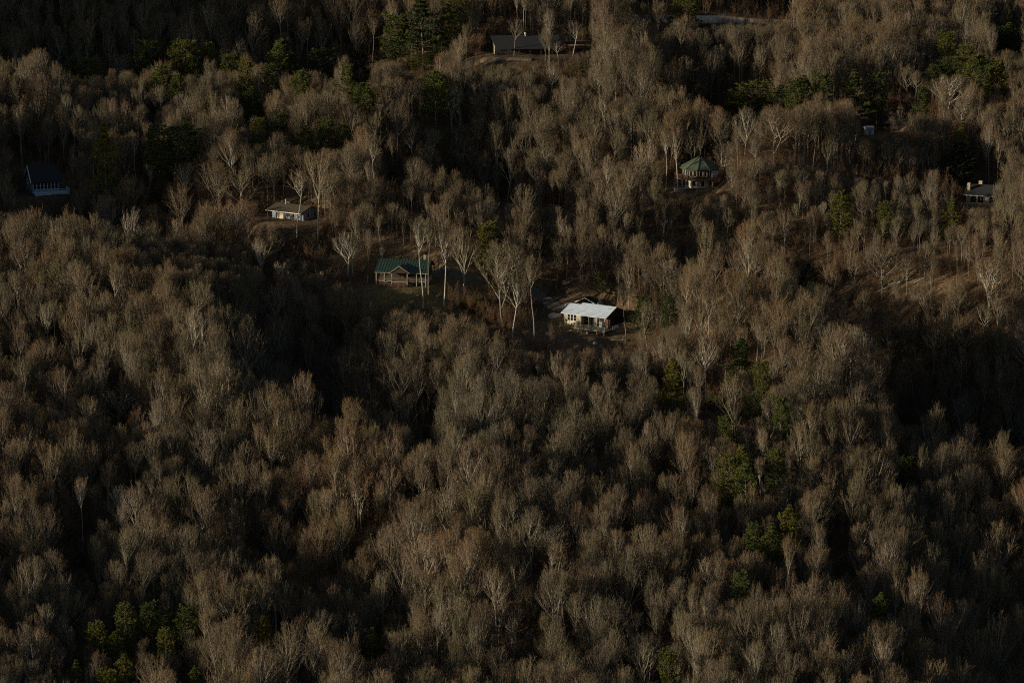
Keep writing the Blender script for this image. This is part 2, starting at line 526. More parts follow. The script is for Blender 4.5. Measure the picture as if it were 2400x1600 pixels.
cov = np.zeros((nx * ny, 4), np.float32); cov[:, 3] = 1
def blob(px, py, r, ch):
    p, _ = ground_hit(px, py)
    d = np.hypot(GX - p[0], GY - p[1]).ravel() / r
    cov[:, ch] = np.maximum(cov[:, ch], np.clip(1.3 - d, 0, 1))
for a in [(1340, 795, 14), (1280, 790, 11), (1240, 760, 9), (1050, 700, 12), (2080, 670, 10), (1430, 800, 9), (860, 590, 9), (980, 1290, 6)]: blob(*a, 0)
for a in [(950, 672, 9), (900, 690, 5), (1300, 755, 5), (1140, 705, 9), (1020, 700, 8), ]: blob(*a, 1)
ca = gme.color_attributes.new("cover", 'FLOAT_COLOR', 'POINT')
ca.data.foreach_set("color", cov.ravel())
ground = part("ground", gme, None)
ground['kind'] = 'structure'

# ------------------------------------------------------------------ tracks and roads draped on the ground
def ribbon(name, pts, width, m, lift=.03, n=60):
    P = [ground_hit(*p)[0] for p in pts]
    P = np.array(P)
    t = np.linspace(0, len(P) - 1, n)
    c = np.stack([np.interp(t, range(len(P)), P[:, k]) for k in (0, 1)], 1)
    for _ in range(3):
        c[1:-1] = (c[:-2] + c[1:-1] * 2 + c[2:]) / 4
    d = unit(np.gradient(c, axis=0)); s = np.stack([-d[:, 1], d[:, 0]], 1)
    W = np.linspace(-.5, .5, 6)
    xy = c[:, None] + s[:, None] * (W[None, :, None] * width)
    z = terrain(xy[..., 0], xy[..., 1]) + lift + np.array([-.02, .10, .12, .12, .10, -.02])[None]
    v = np.concatenate([xy, z[..., None]], -1)
    skirt = v[:, [0, 5]].copy(); skirt[..., 2] -= .5
    v = np.concatenate([skirt[:, :1], v, skirt[:, 1:]], 1)
    i = np.arange(n * 8).reshape(n, 8)
    q = np.stack([i[:-1, :-1], i[:-1, 1:], i[1:, 1:], i[1:, :-1]], -1).reshape(-1, 4)
    o = part(name, np_mesh(name, v.reshape(-1, 3), quads=q, mats=[m], smooth=True), None)
    o['kind'] = 'structure'
    return c
M_GRAVEL = mat("gravel", (.085, .075, .065), color2=(.15, .135, .12), scale=2.2, bump=.3)
M_PALEGRAVEL = mat("pale_gravel", (.5, .44, .36), color2=(.62, .56, .48), scale=2.2, bump=.3)
M_ASPHALT = mat("old_asphalt", (.06, .06, .065), color2=(.09, .09, .095), scale=1.5)
M_PATH = mat("worn_path", (.10, .08, .06), color2=(.16, .13, .095), scale=2.0, bump=.3)
ROADS = []
ROADS.append((ribbon("gravel_driveway", [(1235, 672), (1262, 690), (1285, 706), (1310, 722), (1345, 728)], 3.2, M_GRAVEL), 3.4))
ROADS.append((ribbon("gravel_road", [(1400, 40), (1560, 44), (1655, 46), (1740, 48), (1842, 51), (1980, 60)], 5.0, M_PALEGRAVEL, n=120), 4.0))
ROADS.append((ribbon("shaded_road", [(700, 14), (850, 20), (960, 22)], 4.5, M_ASPHALT), 3.6))
ROADS.append((ribbon("house_path", [(1095, 148), (1140, 140), (1180, 139), (1247, 141)], 1.8, M_PATH, lift=.25), 3.0))
ROADS.append((ribbon("cabin_track", [(990, 640), (1035, 644), (1085, 646), (1130, 655)], 3.0, M_GRAVEL), 3.0))

# ------------------------------------------------------------------ house building kit
class MB:
    def __init__(self): self.v, self.f = [], []
    def box(self, x0, x1, y0, y1, z0, z1):
        n = len(self.v)
        self.v += [(x, y, z) for z in (z0, z1) for y in (y0, y1) for x in (x0, x1)]
        self.f += [tuple(n + i for i in q) for q in ((0, 2, 3, 1), (4, 5, 7, 6), (0, 1, 5, 4), (2, 6, 7, 3), (0, 4, 6, 2), (1, 3, 7, 5))]
        return self
    def prism(self, pts, axis, a, b):
        """polygon pts (2D) extruded along 'x' or 'y' or 'z' from a to b"""
        n, k = len(self.v), len(pts)
        for c in (a, b):
            for u, w in pts:
                self.v.append({'x': (c, u, w), 'y': (u, c, w), 'z': (u, w, c)}[axis])
        self.f += [tuple(range(n, n + k)), tuple(range(n + 2 * k - 1, n + k - 1, -1))]
        self.f += [(n + i, n + k + i, n + k + (i + 1) % k, n + (i + 1) % k) for i in range(k)]
        return self
    def slab(self, a, b, c, d, t):
        """a sloping slab with corners a b c d, thickness t downwards"""
        n = len(self.v)
        for p in (a, b, c, d): self.v.append(p)
        for p in (a, b, c, d): self.v.append((p[0], p[1], p[2] - t))
        self.f += [(n, n + 1, n + 2, n + 3), (n + 7, n + 6, n + 5, n + 4)]
        self.f += [(n + i, n + 4 + i, n + 4 + (i + 1) % 4, n + (i + 1) % 4) for i in range(4)]
        return self
    def bar(self, a, b, w):
        a, b = np.array(a, float), np.array(b, float)
        d = unit(b - a); ref = np.array([0, 0, 1.0]) if abs(d[2]) < .9 else np.array([1.0, 0, 0])
        s = unit(np.cross(d, ref)) * w / 2; u = np.cross(d, s)
        n = len(self.v)
        for p in (a, b):
            for q in (s + u, s - u, -s - u, -s + u): self.v.append(tuple(p + q))
        self.f += [(n, n + 1, n + 2, n + 3), (n + 7, n + 6, n + 5, n + 4)] + [(n + i, n + 4 + i, n + 4 + (i + 1) % 4, n + (i + 1) % 4) for i in range(4)]
        return self
    def cyl(self, cx, cy, z0, z1, r0, r1=None, k=12):
        r1 = r0 if r1 is None else r1
        n = len(self.v)
        for z, r in ((z0, r0), (z1, r1)):
            for i in range(k): self.v.append((cx + r * math.cos(i * 6.2832 / k), cy + r * math.sin(i * 6.2832 / k), z))
        self.f += [tuple(range(n + k - 1, n - 1, -1)), tuple(range(n + k, n + 2 * k))] + [(n + i, n + (i + 1) % k, n + k + (i + 1) % k, n + k + i) for i in range(k)]
        return self
    def mesh(self, name, m):
        me = bpy.data.meshes.new(name)
        me.from_pydata([tuple(map(float, p)) for p in self.v], [], self.f)
        me.materials.append(m)
        import bmesh
        bm = bmesh.new(); bm.from_mesh(me); bmesh.ops.recalc_face_normals(bm, faces=bm.faces); bm.to_mesh(me); bm.free()
        return me
    def build(self, name, m, parent, label=None):
        return part(name, self.mesh(name, m), parent, label)

M_WHITEROOF = mat("white_metal_roof", (.64, .76, .93), color2=(.76, .86, .97), scale=.9, rough=.55, spec=.4)
M_TAN = mat("tan_siding", (.58, .51, .38), color2=(.68, .61, .48), scale=1.2)
M_YELLOW = mat("raw_plywood", (.62, .47, .28), color2=(.70, .56, .36), scale=2)
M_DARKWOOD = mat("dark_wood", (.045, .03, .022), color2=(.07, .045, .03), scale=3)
M_BROWN = mat("brown_stained_wood", (.12, .06, .04), color2=(.17, .09, .06), scale=3)
M_DECK = mat("weathered_deck_wood", (.32, .29, .22), color2=(.45, .42, .33), scale=4)
M_GLASS = mat("dark_glass", (.015, .018, .022), rough=.08, spec=.6)
M_GREENROOF = mat("green_metal_roof", (.022, .048, .037), color2=(.04, .075, .056), scale=1.4, rough=.5, spec=.4)
M_OLIVEROOF = mat("olive_shingle", (.07, .09, .06), color2=(.12, .14, .09), scale=4)
M_SHINGLE = mat("dark_shingle", (.022, .023, .028), color2=(.038, .039, .045), scale=4)
M_BROWNSH = mat("brown_shingle", (.06, .055, .04), color2=(.12, .09, .06), scale=1.5)
M_WHITE = mat("white_paint", (.70, .70, .68), vary=.06, scale=3)
M_CREAM = mat("cream_siding", (.62, .57, .44), vary=.08, scale=2)
M_BLUEGREY = mat("blue_grey_siding", (.22, .27, .34), vary=.1, scale=2)
M_LOG = mat("grey_log_wall", (.06, .05, .042), vary=.25, scale=3)
M_STONE = mat("fieldstone", (.26, .23, .2), color2=(.42, .38, .33), scale=3.5, bump=.5)
M_TANSTONE = mat("tan_stone", (.42, .33, .22), color2=(.55, .44, .3), scale=3, bump=.4)
M_METAL = mat("galvanised_metal", (.62, .63, .64), rough=.4, metal=.4)
M_BLUEPANEL = mat("pale_blue_panel", (.45, .58, .72), vary=.08, scale=3)

FB = []      # view windows kept open in front of a house: x0, y0, x1, y1 in photo pixels and the distance of the house
def house(name, label, cat, key, rot, guard=None, dz=0.0):
    p, t = SITES[key]
    o = thing(name, label, cat, None, (p[0], p[1], p[2] + dz), math.radians(rot))
    if guard: FB.append((*guard, t))
    return o

def window(parent, x0, x1, y, z0, z1, frame, bars=(1, 0), face='y', out=-1, depth=.05, glass=None):
    """a framed window on a wall in plane y=const (face 'y') or x=const (face 'x'); out = outward sign"""
    f, g = MB(), MB()
    t = .07
    def put(b, a0, a1, d0, d1, c0, c1):
        if face == 'y': b.box(a0, a1, min(y + d0 * out, y + d1 * out), max(y + d0 * out, y + d1 * out), c0, c1)
        else: b.box(min(y + d0 * out, y + d1 * out), max(y + d0 * out, y + d1 * out), a0, a1, c0, c1)
    put(f, x0 - t, x1 + t, .002, depth, z1, z1 + t); put(f, x0 - t, x1 + t, .002, depth, z0 - t, z0)
    put(f, x0 - t, x0, .002, depth, z0, z1); put(f, x1, x1 + t, .002, depth, z0, z1)
    for k in range(1, bars[0] + 1):
        zz = z0 + (z1 - z0) * k / (bars[0] + 1); put(f, x0, x1, .014, depth - .01, zz - .02, zz + .02)
    for k in range(1, bars[1] + 1):
        xx = x0 + (x1 - x0) * k / (bars[1] + 1); put(f, xx - .02, xx + .02, .014, depth - .012, z0, z1)
    put(g, x0, x1, .003, .012, z0, z1)
    w = f.build("window", frame, parent)
    g.build("pane", glass or M_GLASS, w)
    return w

def wall_with_holes(x0, x1, y0, y1, z0, z1, holes):
    """a straight wall along x with rectangular openings (hx0,hx1,hz0,hz1)"""
    m = MB(); xs = x0
    for h in sorted(holes):
        m.box(xs, h[0], y0, y1, z0, z1)
        if h[2] > z0: m.box(h[0], h[1], y0, y1, z0, h[2])
        if h[3] < z1: m.box(h[0], h[1], y0, y1, h[3], z1)
        xs = h[1]
    m.box(xs, x1, y0, y1, z0, z1)
    return m

def railing(parent, a, b, z, mtl, h=1.0, posts=4, w=.09, rails=(1.0, .55, .12), name="railing", balusters=0):
    m = MB()
    a, b = np.array(a, float), np.array(b, float)
    for k in rails: m.bar((*a, z + h * k), (*b, z + h * k), w)
    for i in range(posts):
        p = a + (b - a) * i / (posts - 1)
        m.box(p[0] - .06, p[0] + .06, p[1] - .06, p[1] + .06, z, z + h + .05)
    for i in range(balusters):
        p = a + (b - a) * (i + .5) / balusters
        m.box(p[0] - .025, p[0] + .025, p[1] - .025, p[1] + .025, z + .1, z + h)
    return m.build(name, mtl, parent)

# ---- 1 the white-roofed house, front corner at the right (x 0..12 along the front, y 0..9 back)
hw = house("white_roofed_house", "small tan house with a sunlit white metal roof and a wooden deck, in the clearing", "house", 'white', -33, (1310, 690, 1480, 812))
def W(x, y): return x - 9.2, y + .2
OX, OY = -9.2, .2
wl = wall_with_holes(OX, OX + 4.6, OY, OY + .2, -.9, 2.9, [(OX + 1.1, OX + 1.75, 1.0, 2.5), (OX + 2.0, OX + 2.65, 1.0, 2.5), (OX + 2.9, OX + 3.55, 1.0, 2.5)])
wl.box(OX + 4.4, OX + 4.6, OY + .2, OY + 2.2, -.9, 2.9)
wl.build("front_wall", M_TAN, hw)
for k in (1.1, 2.0, 2.9): window(hw, OX + k, OX + k + .65, OY + .1, 1.0, 2.5, M_CREAM, (1, 0))
MB().box(OX + 2.1, OX + 3.3, OY - .05, OY - .003, -.75, .35).build("plywood_hatch", M_YELLOW, hw)
MB().box(OX + .6, OX + .9, OY - .16, OY - .003, .7, 1.2).box(OX + .72, OX + .78, OY - .08, OY - .004, -.8, .7).build("meter_box", M_DARKWOOD, hw)
MB().box(OX + 4.62, OX + 11.8, OY + 2.2, OY + 2.4, 0, 2.9).build("porch_wall", M_BROWN, hw, "shaded brown wall at the back of the porch")
for a, b, c in ((5.0, 5.8, .9), (6.4, 7.4, .05), (7.9, 8.9, .9), (9.4, 10.3, .9)):
    window(hw, OX + a, OX + b, OY + 2.2, c, 2.15, M_WHITE, (1, 0) if c > .5 else (0, 1))
MB().box(OX, OX + .2, OY + .2, OY + 8.8, -.9, 2.9).build("west_wall", M_TAN, hw)
MB().box(OX + .2, OX + 11.8, OY + 8.8, OY + 9.0, -.3, 2.9).build("back_wall", M_TAN, hw)
g = MB()
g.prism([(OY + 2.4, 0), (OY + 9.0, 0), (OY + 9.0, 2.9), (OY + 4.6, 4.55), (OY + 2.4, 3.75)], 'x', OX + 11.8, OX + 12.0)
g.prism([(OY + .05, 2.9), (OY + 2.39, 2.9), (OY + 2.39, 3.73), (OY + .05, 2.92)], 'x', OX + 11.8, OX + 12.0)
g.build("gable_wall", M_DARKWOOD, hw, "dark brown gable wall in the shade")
MB().prism([(OY + .2, 2.9), (OY + 8.8, 2.9), (OY + 4.6, 4.4)], 'x', OX + .02, OX + .2).build("west_gable", M_TAN, hw)
for a in (4.4, 6.6): window(hw, OY + a, OY + a + 1.0, OX + 12.0, .9, 2.1, M_DARKWOOD, (1, 0), face='x', out=1)
rf = MB()
rf.slab((OX + 2.6, OY - .7, 2.80), (OX + 12.6, OY - .7, 2.80), (OX + 12.6, OY + 4.6, 4.75), (OX + 2.6, OY + 4.6, 4.75), .12)
rf.slab((OX + 2.6, OY + 4.6, 4.75), (OX + 12.6, OY + 4.6, 4.75), (OX + 12.6, OY + 9.6, 2.85), (OX + 2.6, OY + 9.6, 2.85), .12)
rf.slab((OX - .5, OY - .7, 2.78), (OX + 2.6, OY - .7, 2.78), (OX + 2.6, OY + 3.9, 4.45), (OX - .5, OY + 3.9, 4.45), .12)
rf.slab((OX - .5, OY + 3.9, 4.45), (OX + 2.6, OY + 3.9, 4.45), (OX + 2.6, OY + 9.6, 2.83), (OX - .5, OY + 9.6, 2.83), .12)
roof = rf.build("roof", M_WHITEROOF, hw)
sm = MB()
for i in range(17):
    x = OX - .2 + i * .76
    top = (OY + 3.85, 4.45) if x < OX + 2.6 else (OY + 4.55, 4.75)
    sm.bar((x, OY - .68, 2.79), (x, top[0], top[1] - .012), .045)
sm.build("roof_seam", M_WHITEROOF, roof)
MB().cyl(OX + 11.0, OY + 3.0, 4.2, 4.75, .09, k=8).build("vent_pipe", M_METAL, roof)
MB().slab((OX + 12.62, OY - .75, 2.86), (OX + 12.66, OY - .75, 2.86), (OX + 12.66, OY + 4.6, 5.02), (OX + 12.62, OY + 4.6, 5.02), .22).build("barge_board", M_CREAM, roof)
for x in (4.9, 7.2, 9.5, 11.7): MB().box(OX + x - .08, OX + x + .08, OY + .0, OY + .16, .0, 2.78).build("porch_post", M_CREAM, hw)
dk = MB().box(OX + 4.0, OX + 13.6, OY - 3.0, OY + 2.18, -.2, -.05).box(OX + 12.02, OX + 14.4, OY + 2.18, OY + 9.0, -.2, -.05)
dk.build("deck", M_DECK, hw)
for i in range(11):
    MB().box(OX + 4.0, OX + 13.6, OY - 3.0 + i * .47, OY - 3.0 + i * .47 + .42, -.045, -.005).build("plank", M_DECK, hw) if i == 0 else None
pl = bpy.data.objects[[o.name for o in hw.children if o.name.startswith("plank")][0]]
for i in range(1, 11):
    c = pl.copy(); COL.objects.link(c); c.parent = hw; c.location = (0, i * .47, 0)
railing(hw, (OX + 4.0, OY - 2.95), (OX + 13.55, OY - 2.95), -.05, M_DECK, posts=8, balusters=36)
railing(hw, (OX + 4.05, OY - 2.9), (OX + 4.05, OY - .1), -.05, M_DECK, posts=3, balusters=10)
railing(hw, (OX + 14.3, OY - .2), (OX + 14.3, OY + 8.9), -.05, M_BLUEGREY, posts=7, balusters=30)
ld = MB().box(OX + 4.6, OX + 9.5, OY - 4.4, OY - 3.05, -1.35, -1.2)
ld.build("lower_deck", M_DECK, hw)
railing(hw, (OX + 4.6, OY - 4.35), (OX + 9.5, OY - 4.35), -1.2, M_DECK, h=.9, posts=4)
st = MB()
for i in range(5): st.box(OX + 3.0 + i * .3, OX + 3.3 + i * .3, OY - 4.3, OY - 3.2, -2.6 + i * .28, -2.52 + i * .28)
st.bar((OX + 3.0, OY - 4.35, -1.7), (OX + 4.6, OY - 4.35, -.35), .1).bar((OX + 3.0, OY - 4.35, -2.6), (OX + 4.6, OY - 4.35, -1.3), .14)
st.build("stairs", M_DECK, hw)
for x, y in ((4.2, -2.9), (6.8, -4.3), (9.4, -4.3), (11.4, -2.9), (13.4, -2.9), (14.2, 1.0), (14.2, 5.0), (14.2, 8.7)):
    MB().box(OX + x - .1, OX + x + .1, OY + y - .1, OY + y + .1, -5.5, -.2).build("deck_post", M_DECK, hw)
MB().bar((OX + 13.3, OY - 2.9, -.4), (OX + 11.4, OY - 2.9, -3.4), .14).bar((OX + 11.4, OY - 2.9, -.4), (OX + 13.3, OY - 2.9, -3.4), .14).build("cross_brace", M_DARKWOOD, hw)
fn = MB().box(OX + .1, OX + 11.9, OY + .3, OY + 8.7, -3.0, -.92); fn.build("foundation", M_STONE, hw)
def small(name, label, cat, base, build, rot=0):
    """a loose thing standing at a local spot of the white house's frame"""
    c, s = math.cos(hw.rotation_euler.z), math.sin(hw.rotation_euler.z)
    p = (hw.location.x + base[0] * c - base[1] * s, hw.location.y + base[0] * s + base[1] * c, hw.location.z + base[2])
    o = thing(name, label, cat, None, p, hw.rotation_euler.z + rot)
    build(o); return o
small("porch_freezer", "bright white upright freezer at the sunny end of the white-roofed house's porch", "freezer", (OX + 11.1, OY - .4, 0),
      lambda o: (MB().box(-.4, .4, -.35, .35, .05, 1.75).build("body", M_WHITE, o), MB().box(-.38, .38, -.4, -.352, .7, 1.72).build("door", M_WHITE, o), MB().box(-.38, .38, -.4, -.352, .08, .66).build("door", M_WHITE, o), MB().box(.28, .33, -.46, -.402, .8, 1.3).build("handle", M_METAL, o)))
small("deck_table", "low pale wooden table in the middle of the white-roofed house's deck", "table", (OX + 7.6, OY - 1.6, 0),
      lambda o: (MB().box(-.7, .7, -.4, .4, .68, .74).build("tabletop", M_DECK, o), [MB().box(x - .04, x + .04, y - .04, y + .04, 0, .68).build("leg", M_DECK, o) for x in (-.6, .6) for y in (-.3, .3)]))
def chair(o):
    MB().box(-.28, .28, -.25, .25, .4, .46).build("seat", M_CREAM, o)
    MB().box(-.28, .28, .22, .28, .46, 1.0).build("backrest", M_CREAM, o)
    for x in (-.24, .24):
        for y in (-.2, .22): MB().box(x - .03, x + .03, y - .03, y + .03, 0, .4).build("leg", M_CREAM, o)
small("deck_chair", "cream deck chair nearest the freezer on the white-roofed house's deck", "chair", (OX + 10.0, OY - 1.3, 0), chair, .4)
small("deck_chair", "cream deck chair by the far rail corner of the white-roofed house's deck", "chair", (OX + 12.6, OY - .6, 0), chair, -.8)
small("deck_chair", "cream deck chair by the steps of the white-roofed house's deck", "chair", (OX + 5.4, OY - 1.2, 0), chair, 1.2)

# ---- carport and stone heap behind it
def free(name, label, cat, px, py, rot=0, h=0, guard=None, group=None):
    p, t = ground_hit(px, py, h)
    o = thing(name, label, cat, group, p, math.radians(rot))
    if guard: FB.append((*guard, t))
    return o
cp = free("carport", "dark open carport with white gable trim behind the white-roofed house", "carport", 1371, 732, -20, guard=(1335, 690, 1420, 722))
for x in (-2.2, 2.2):
    for y in (0, 4.5): MB().box(x - .09, x + .09, y - .09, y + .09, 0, 2.6).build("post", M_WHITE, cp)
MB().slab((-2.6, -.3, 2.5), (0, -.3, 3.8), (0, 4.9, 3.8), (-2.6, 4.9, 2.5), .08).slab((0, -.3, 3.8), (2.6, -.3, 2.5), (2.6, 4.9, 2.5), (0, 4.9, 3.8), .08).build("roof", M_SHINGLE, cp)
MB().bar((-2.65, -.36, 2.45), (0, -.36, 3.76), .2).bar((2.65, -.36, 2.45), (0, -.36, 3.76), .2).build("gable_trim", M_WHITE, cp)
def rock_mesh(name, seed, m, sx=1, sy=1, sz=.7):
    r = np.random.default_rng(seed); import bmesh
    bm = bmesh.new(); bmesh.ops.create_icosphere(bm, subdivisions=2, radius=1)
    k = r.normal(size=(6, 3)); ph = r.random(6) * 6
    for v in bm.verts:
        s = 1 + .22 * sum(math.sin(1.6 * v.co.dot(Vector(k[i])) + ph[i]) for i in range(6)) / 2.4
        v.co = Vector((v.co.x * s * sx, v.co.y * s * sy, v.co.z * s * sz))
    me = bpy.data.meshes.new(name); bm.to_mesh(me); bm.free(); me.materials.append(m); return me
M_PALEROCK = mat("pale_rock", (.4, .36, .3), color2=(.58, .53, .46), scale=2.5, bump=.4)
ROCKS = [rock_mesh("rock", s, M_PALEROCK, 1, .8, .6) for s in range(4)]
def rock(px, py, size, label, group=None, k=0):
    p, t = ground_hit(px, py)
    o = part("rock", ROCKS[k % 4], None); o.location = (p[0], p[1], p[2] + size * .15); o.scale = (size,) * 3; o.rotation_euler = (0, 0, k * 1.7)
    o['label'] = label; o['category'] = 'rock'
    if group: o['group'] = group
    return o
so = free("stone_fireplace", "round grey fieldstone fireplace beside the carport, behind the white ridge", "fireplace", 1406, 724, 0)
MB().cyl(0, 0, -.5, 1.7, 1.0, .8, 14).build("chimney_base", M_STONE, so)
MB().cyl(0, 0, 1.7, 2.6, .45, .4, 10).build("flue", M_STONE, so)
rock(1334, 716, 1.0, "upright pale boulder left of the carport, behind the white roof's low end", None, 0)
rock(1297, 744, 1.5, "largest pale boulder on the cut bank uphill of the white-roofed house's windows", None, 1)
rock(1309, 741, .9, "pale boulder touching the largest boulder on the cut bank, on its house side", None, 2)
rock(1283, 784, .6, "pale boulder lowest in the red clay by the white-roofed house's stairs", None, 3)
rock(1296, 778, .45, "small pale boulder in the red clay just above the lowest one", None, 1)
rock(1395, 806, .6, "pale boulder in the brown grass under the white-roofed house's deck", None, 2)
# ---- 2 green-roofed cabin with gabled porch
hg = house("green_roofed_cabin", "dark log cabin with a green metal roof and a gabled front porch on posts", "cabin", 'green', -9, (850, 590, 990, 685))
hg.scale = (.88, .95, .95); hg.location.x += .9
# x -7..7.5 along the front, y 0 front wall, porch y -3..0; porch floor 1.3 above the lawn
FZ = 1.3
MB().box(-6.5, 7.0, 0, 7.2, -.6, FZ - .05).build("foundation", M_STONE, hg)
wl = wall_with_holes(-6.5, 7.0, 0, .25, FZ, FZ + 2.6, [(-5.6, -4.2, FZ + .8, FZ + 2.1), (-.6, .4, FZ + .02, FZ + 2.1), (1.2, 2.6, FZ + .8, FZ + 2.1), (4.4, 5.8, FZ + .8, FZ + 2.1)])
wl.box(-6.5, -6.25, .25, 7.2, FZ, FZ + 2.6).box(6.75, 7.0, .25, 7.2, FZ, FZ + 2.6).box(-6.25, 6.75, 6.95, 7.2, FZ, FZ + 2.6)
wl.prism([(0, FZ + 2.62), (7.2, FZ + 2.62), (3.6, FZ + 4.3)], 'x', -6.5, -6.25).prism([(0, FZ + 2.62), (7.2, FZ + 2.62), (3.6, FZ + 4.3)], 'x', 6.75, 7.0)
wl.build("wall", M_LOG, hg)
for a in (-5.6, 1.2, 4.4): window(hg, a, a + 1.4, .12, FZ + .8, FZ + 2.1, M_BROWN, (1, 1))
d = MB().box(-.6, .4, .08, .16, FZ + .02, FZ + 2.1).build("door", M_BROWN, hg); MB().box(.25, .3, .02, .078, FZ + 1.0, FZ + 1.1).build("handle", M_METAL, d)
R0, R1 = FZ + 2.45, FZ + 4.6
rf = MB().slab((-7.4, -3.1, R0 - .25), (7.8, -3.1, R0 - .25), (7.8, 3.6, R1), (-7.4, 3.6, R1), .12).slab((-7.4, 3.6, R1), (7.8, 3.6, R1), (7.8, 7.9, R0), (-7.4, 7.9, R0), .12)
roof = rf.build("roof", M_GREENROOF, hg)
MB().slab((-3.0, -4.0, R0 - .2), (-.1, -4.0, R0 + 1.7), (-.1, .9, R0 + 1.7), (-3.0, -3.3, R0 - .2), .1).slab((-.1, -4.0, R0 + 1.7), (2.8, -4.0, R0 - .2), (2.8, -3.3, R0 - .2), (-.1, .9, R0 + 1.7), .1).build("porch_gable_roof", M_GREENROOF, roof)
MB().bar((-.1, -4.06, R0 + 1.65), (2.85, -4.06, R0 - .25), .13).bar((-.1, -4.06, R0 + 1.65), (-3.05, -4.06, R0 - .25), .13).bar((2.5, -3.16, R0 - .3), (7.8, -3.16, R0 - .3), .1).bar((-7.4, -3.16, R0 - .3), (-2.7, -3.16, R0 - .3), .1).build("roof_trim", M_DECK, roof)
MB().prism([(-2.3, R0 - .2), (2.1, R0 - .2), (-.1, R0 + 1.5)], 'y', -3.9, -3.8).build("porch_gable", M_DARKWOOD, hg)
sm = MB()
for i in range(19): sm.bar((-7.2 + i * .82, -3.08, R0 - .22), (-7.2 + i * .82, 3.55, R1 + .02), .05)
sm.build("roof_seam", M_GREENROOF, roof)
MB().box(-6.8, 7.2, -2.9, -.02, FZ - .18, FZ - .02).box(-2.4, 2.2, -3.9, -2.9, FZ - .18, FZ - .02).build("porch_floor", M_DECK, hg)
for x, y in ((-6.9, -3.0), (-4.6, -3.0), (-2.3, -3.8), (2.1, -3.8), (4.6, -3.0), (7.2, -3.0)): MB().box(x - .11, x + .11, y - .11, y + .11, -.6, R0 - .35).build("porch_post", M_DECK, hg)
railing(hg, (-6.8, -2.85), (-2.45, -2.85), FZ, M_BROWN, posts=4, balusters=16)
railing(hg, (-2.3, -3.85), (2.1, -3.85), FZ, M_BROWN, posts=3, balusters=16)
railing(hg, (2.3, -2.85), (7.1, -2.85), FZ, M_BROWN, posts=4, balusters=18)
lt = MB()
for i in range(16): lt.box(-2.3 + i * .28, -2.12 + i * .28, -3.72, -3.66, -.5, FZ - .2)
lt.build("porch_skirt", M_BROWN, hg)
rp = MB().slab((-5.6, -5.0, FZ), (-5.6, -3.95, FZ), (1.4, -3.95, -.1), (1.4, -5.0, -.1), .12)
rp.build("ramp", M_BROWN, hg)
railing(hg, (-5.6, -5.0), (1.3, -5.0), -.1, M_BROWN, h=.95, posts=6, name="ramp_railing")
for x in (-5.5, -2.6, -.2): MB().box(x - .08, x + .08, -4.98, -4.82, -.5, 1.1).build("ramp_post", M_BROWN, hg)
MB().box(5.0, 5.7, 5.2, 5.9, FZ + 3.0, FZ + 5.5).build("chimney", M_STONE, roof)
o = free("fence_post", "lone grey fence post on the lawn edge beside the green-roofed cabin", "post", 862, 661)
MB().box(-.09, .09, -.09, .09, -.3, 1.7).build("shaft", M_DECK, o); MB().box(-.12, .12, -.12, .12, 1.7, 1.76).build("cap", M_DECK, o)

# ---- 3 the ten-sided house
hr = house("round_house", "ten-sided house with a conical olive roof and a dark wraparound deck", "house", 'round', 9, (1560, 366, 1692, 446))
K = 10
def ngon(r, k=K, off=0): return [(r * math.cos(2 * math.pi * (i + off) / k), r * math.sin(2 * math.pi * (i + off) / k)) for i in range(k)]
B0, B1 = 0.0, 2.6
EZ = B1 + 2.35
MB().prism(ngon(3.9), 'z', -1.0, B1 - .2).build("lower_wall", M_CREAM, hr)
MB().prism(ngon(4.5), 'z', B1, EZ).build("upper_wall", M_DARKWOOD, hr)
c45, c39 = ngon(4.5), ngon(3.9)
for i in range(K):
    a, b = np.array(c45[i]), np.array(c45[(i + 1) % K])
    out = unit((a + b) / 2); ang = math.atan2(out[1], out[0])
    for s in (.14, .55):
        p0, p1 = a + (b - a) * s, a + (b - a) * (s + .30)
        m = MB(); q = out * .03
        m.bar((*(p0 + q), EZ - .32), (*(p1 + q), EZ - .32), .1).bar((*(p0 + q), B1 + .55), (*(p1 + q), B1 + .55), .1)
        m.bar((*(p0 + q), B1 + .5), (*(p0 + q), EZ - .3), .16).bar((*(p1 + q), B1 + .5), (*(p1 + q), EZ - .3), .16)
        w = m.build("window", M_CREAM, hr)
        g_ = MB(); q2 = out * .02
        g_.prism([tuple(p0 + q2 * .1), tuple(p1 + q2 * .1), tuple(p1 + q2), tuple(p0 + q2)], 'z', B1 + .58, EZ - .36); g_.build("pane", M_GLASS, w)
    if out[1] < .3:
        a2, b2 = np.array(c39[i]), np.array(c39[(i + 1) % K])
        p0, p1 = a2 + (b2 - a2) * .3, a2 + (b2 - a2) * .7
        m = MB().bar((*(p0 + out * .02), .5), (*(p0 + out * .02), 1.9), .1).bar((*(p1 + out * .02), .5), (*(p1 + out * .02), 1.9), .1)
        m.bar((*(p0 + out * .02), 1.9), (*(p1 + out * .02), 1.9), .1).bar((*(p0 + out * .02), .5), (*(p1 + out * .02), .5), .1)
        w = m.build("window", M_WHITE, hr)
        MB().prism([tuple(p0), tuple(p1), tuple(p1 + out * .03), tuple(p0 + out * .03)], 'z', .5, 1.9).build("pane", M_GLASS, w)
n = ngon(5.4)
rv = MB(); rv.v = [(x, y, EZ + .02) for x, y in n] + [(0, 0, EZ + 3.0)] + [(x * .98, y * .98, EZ - .14) for x, y in n]
rv.f = [(i, (i + 1) % K, K) for i in range(K)] + [(i, K + 1 + i, K + 1 + (i + 1) % K, (i + 1) % K) for i in range(K)] + [tuple(K + 1 + i for i in range(K - 1, -1, -1))]
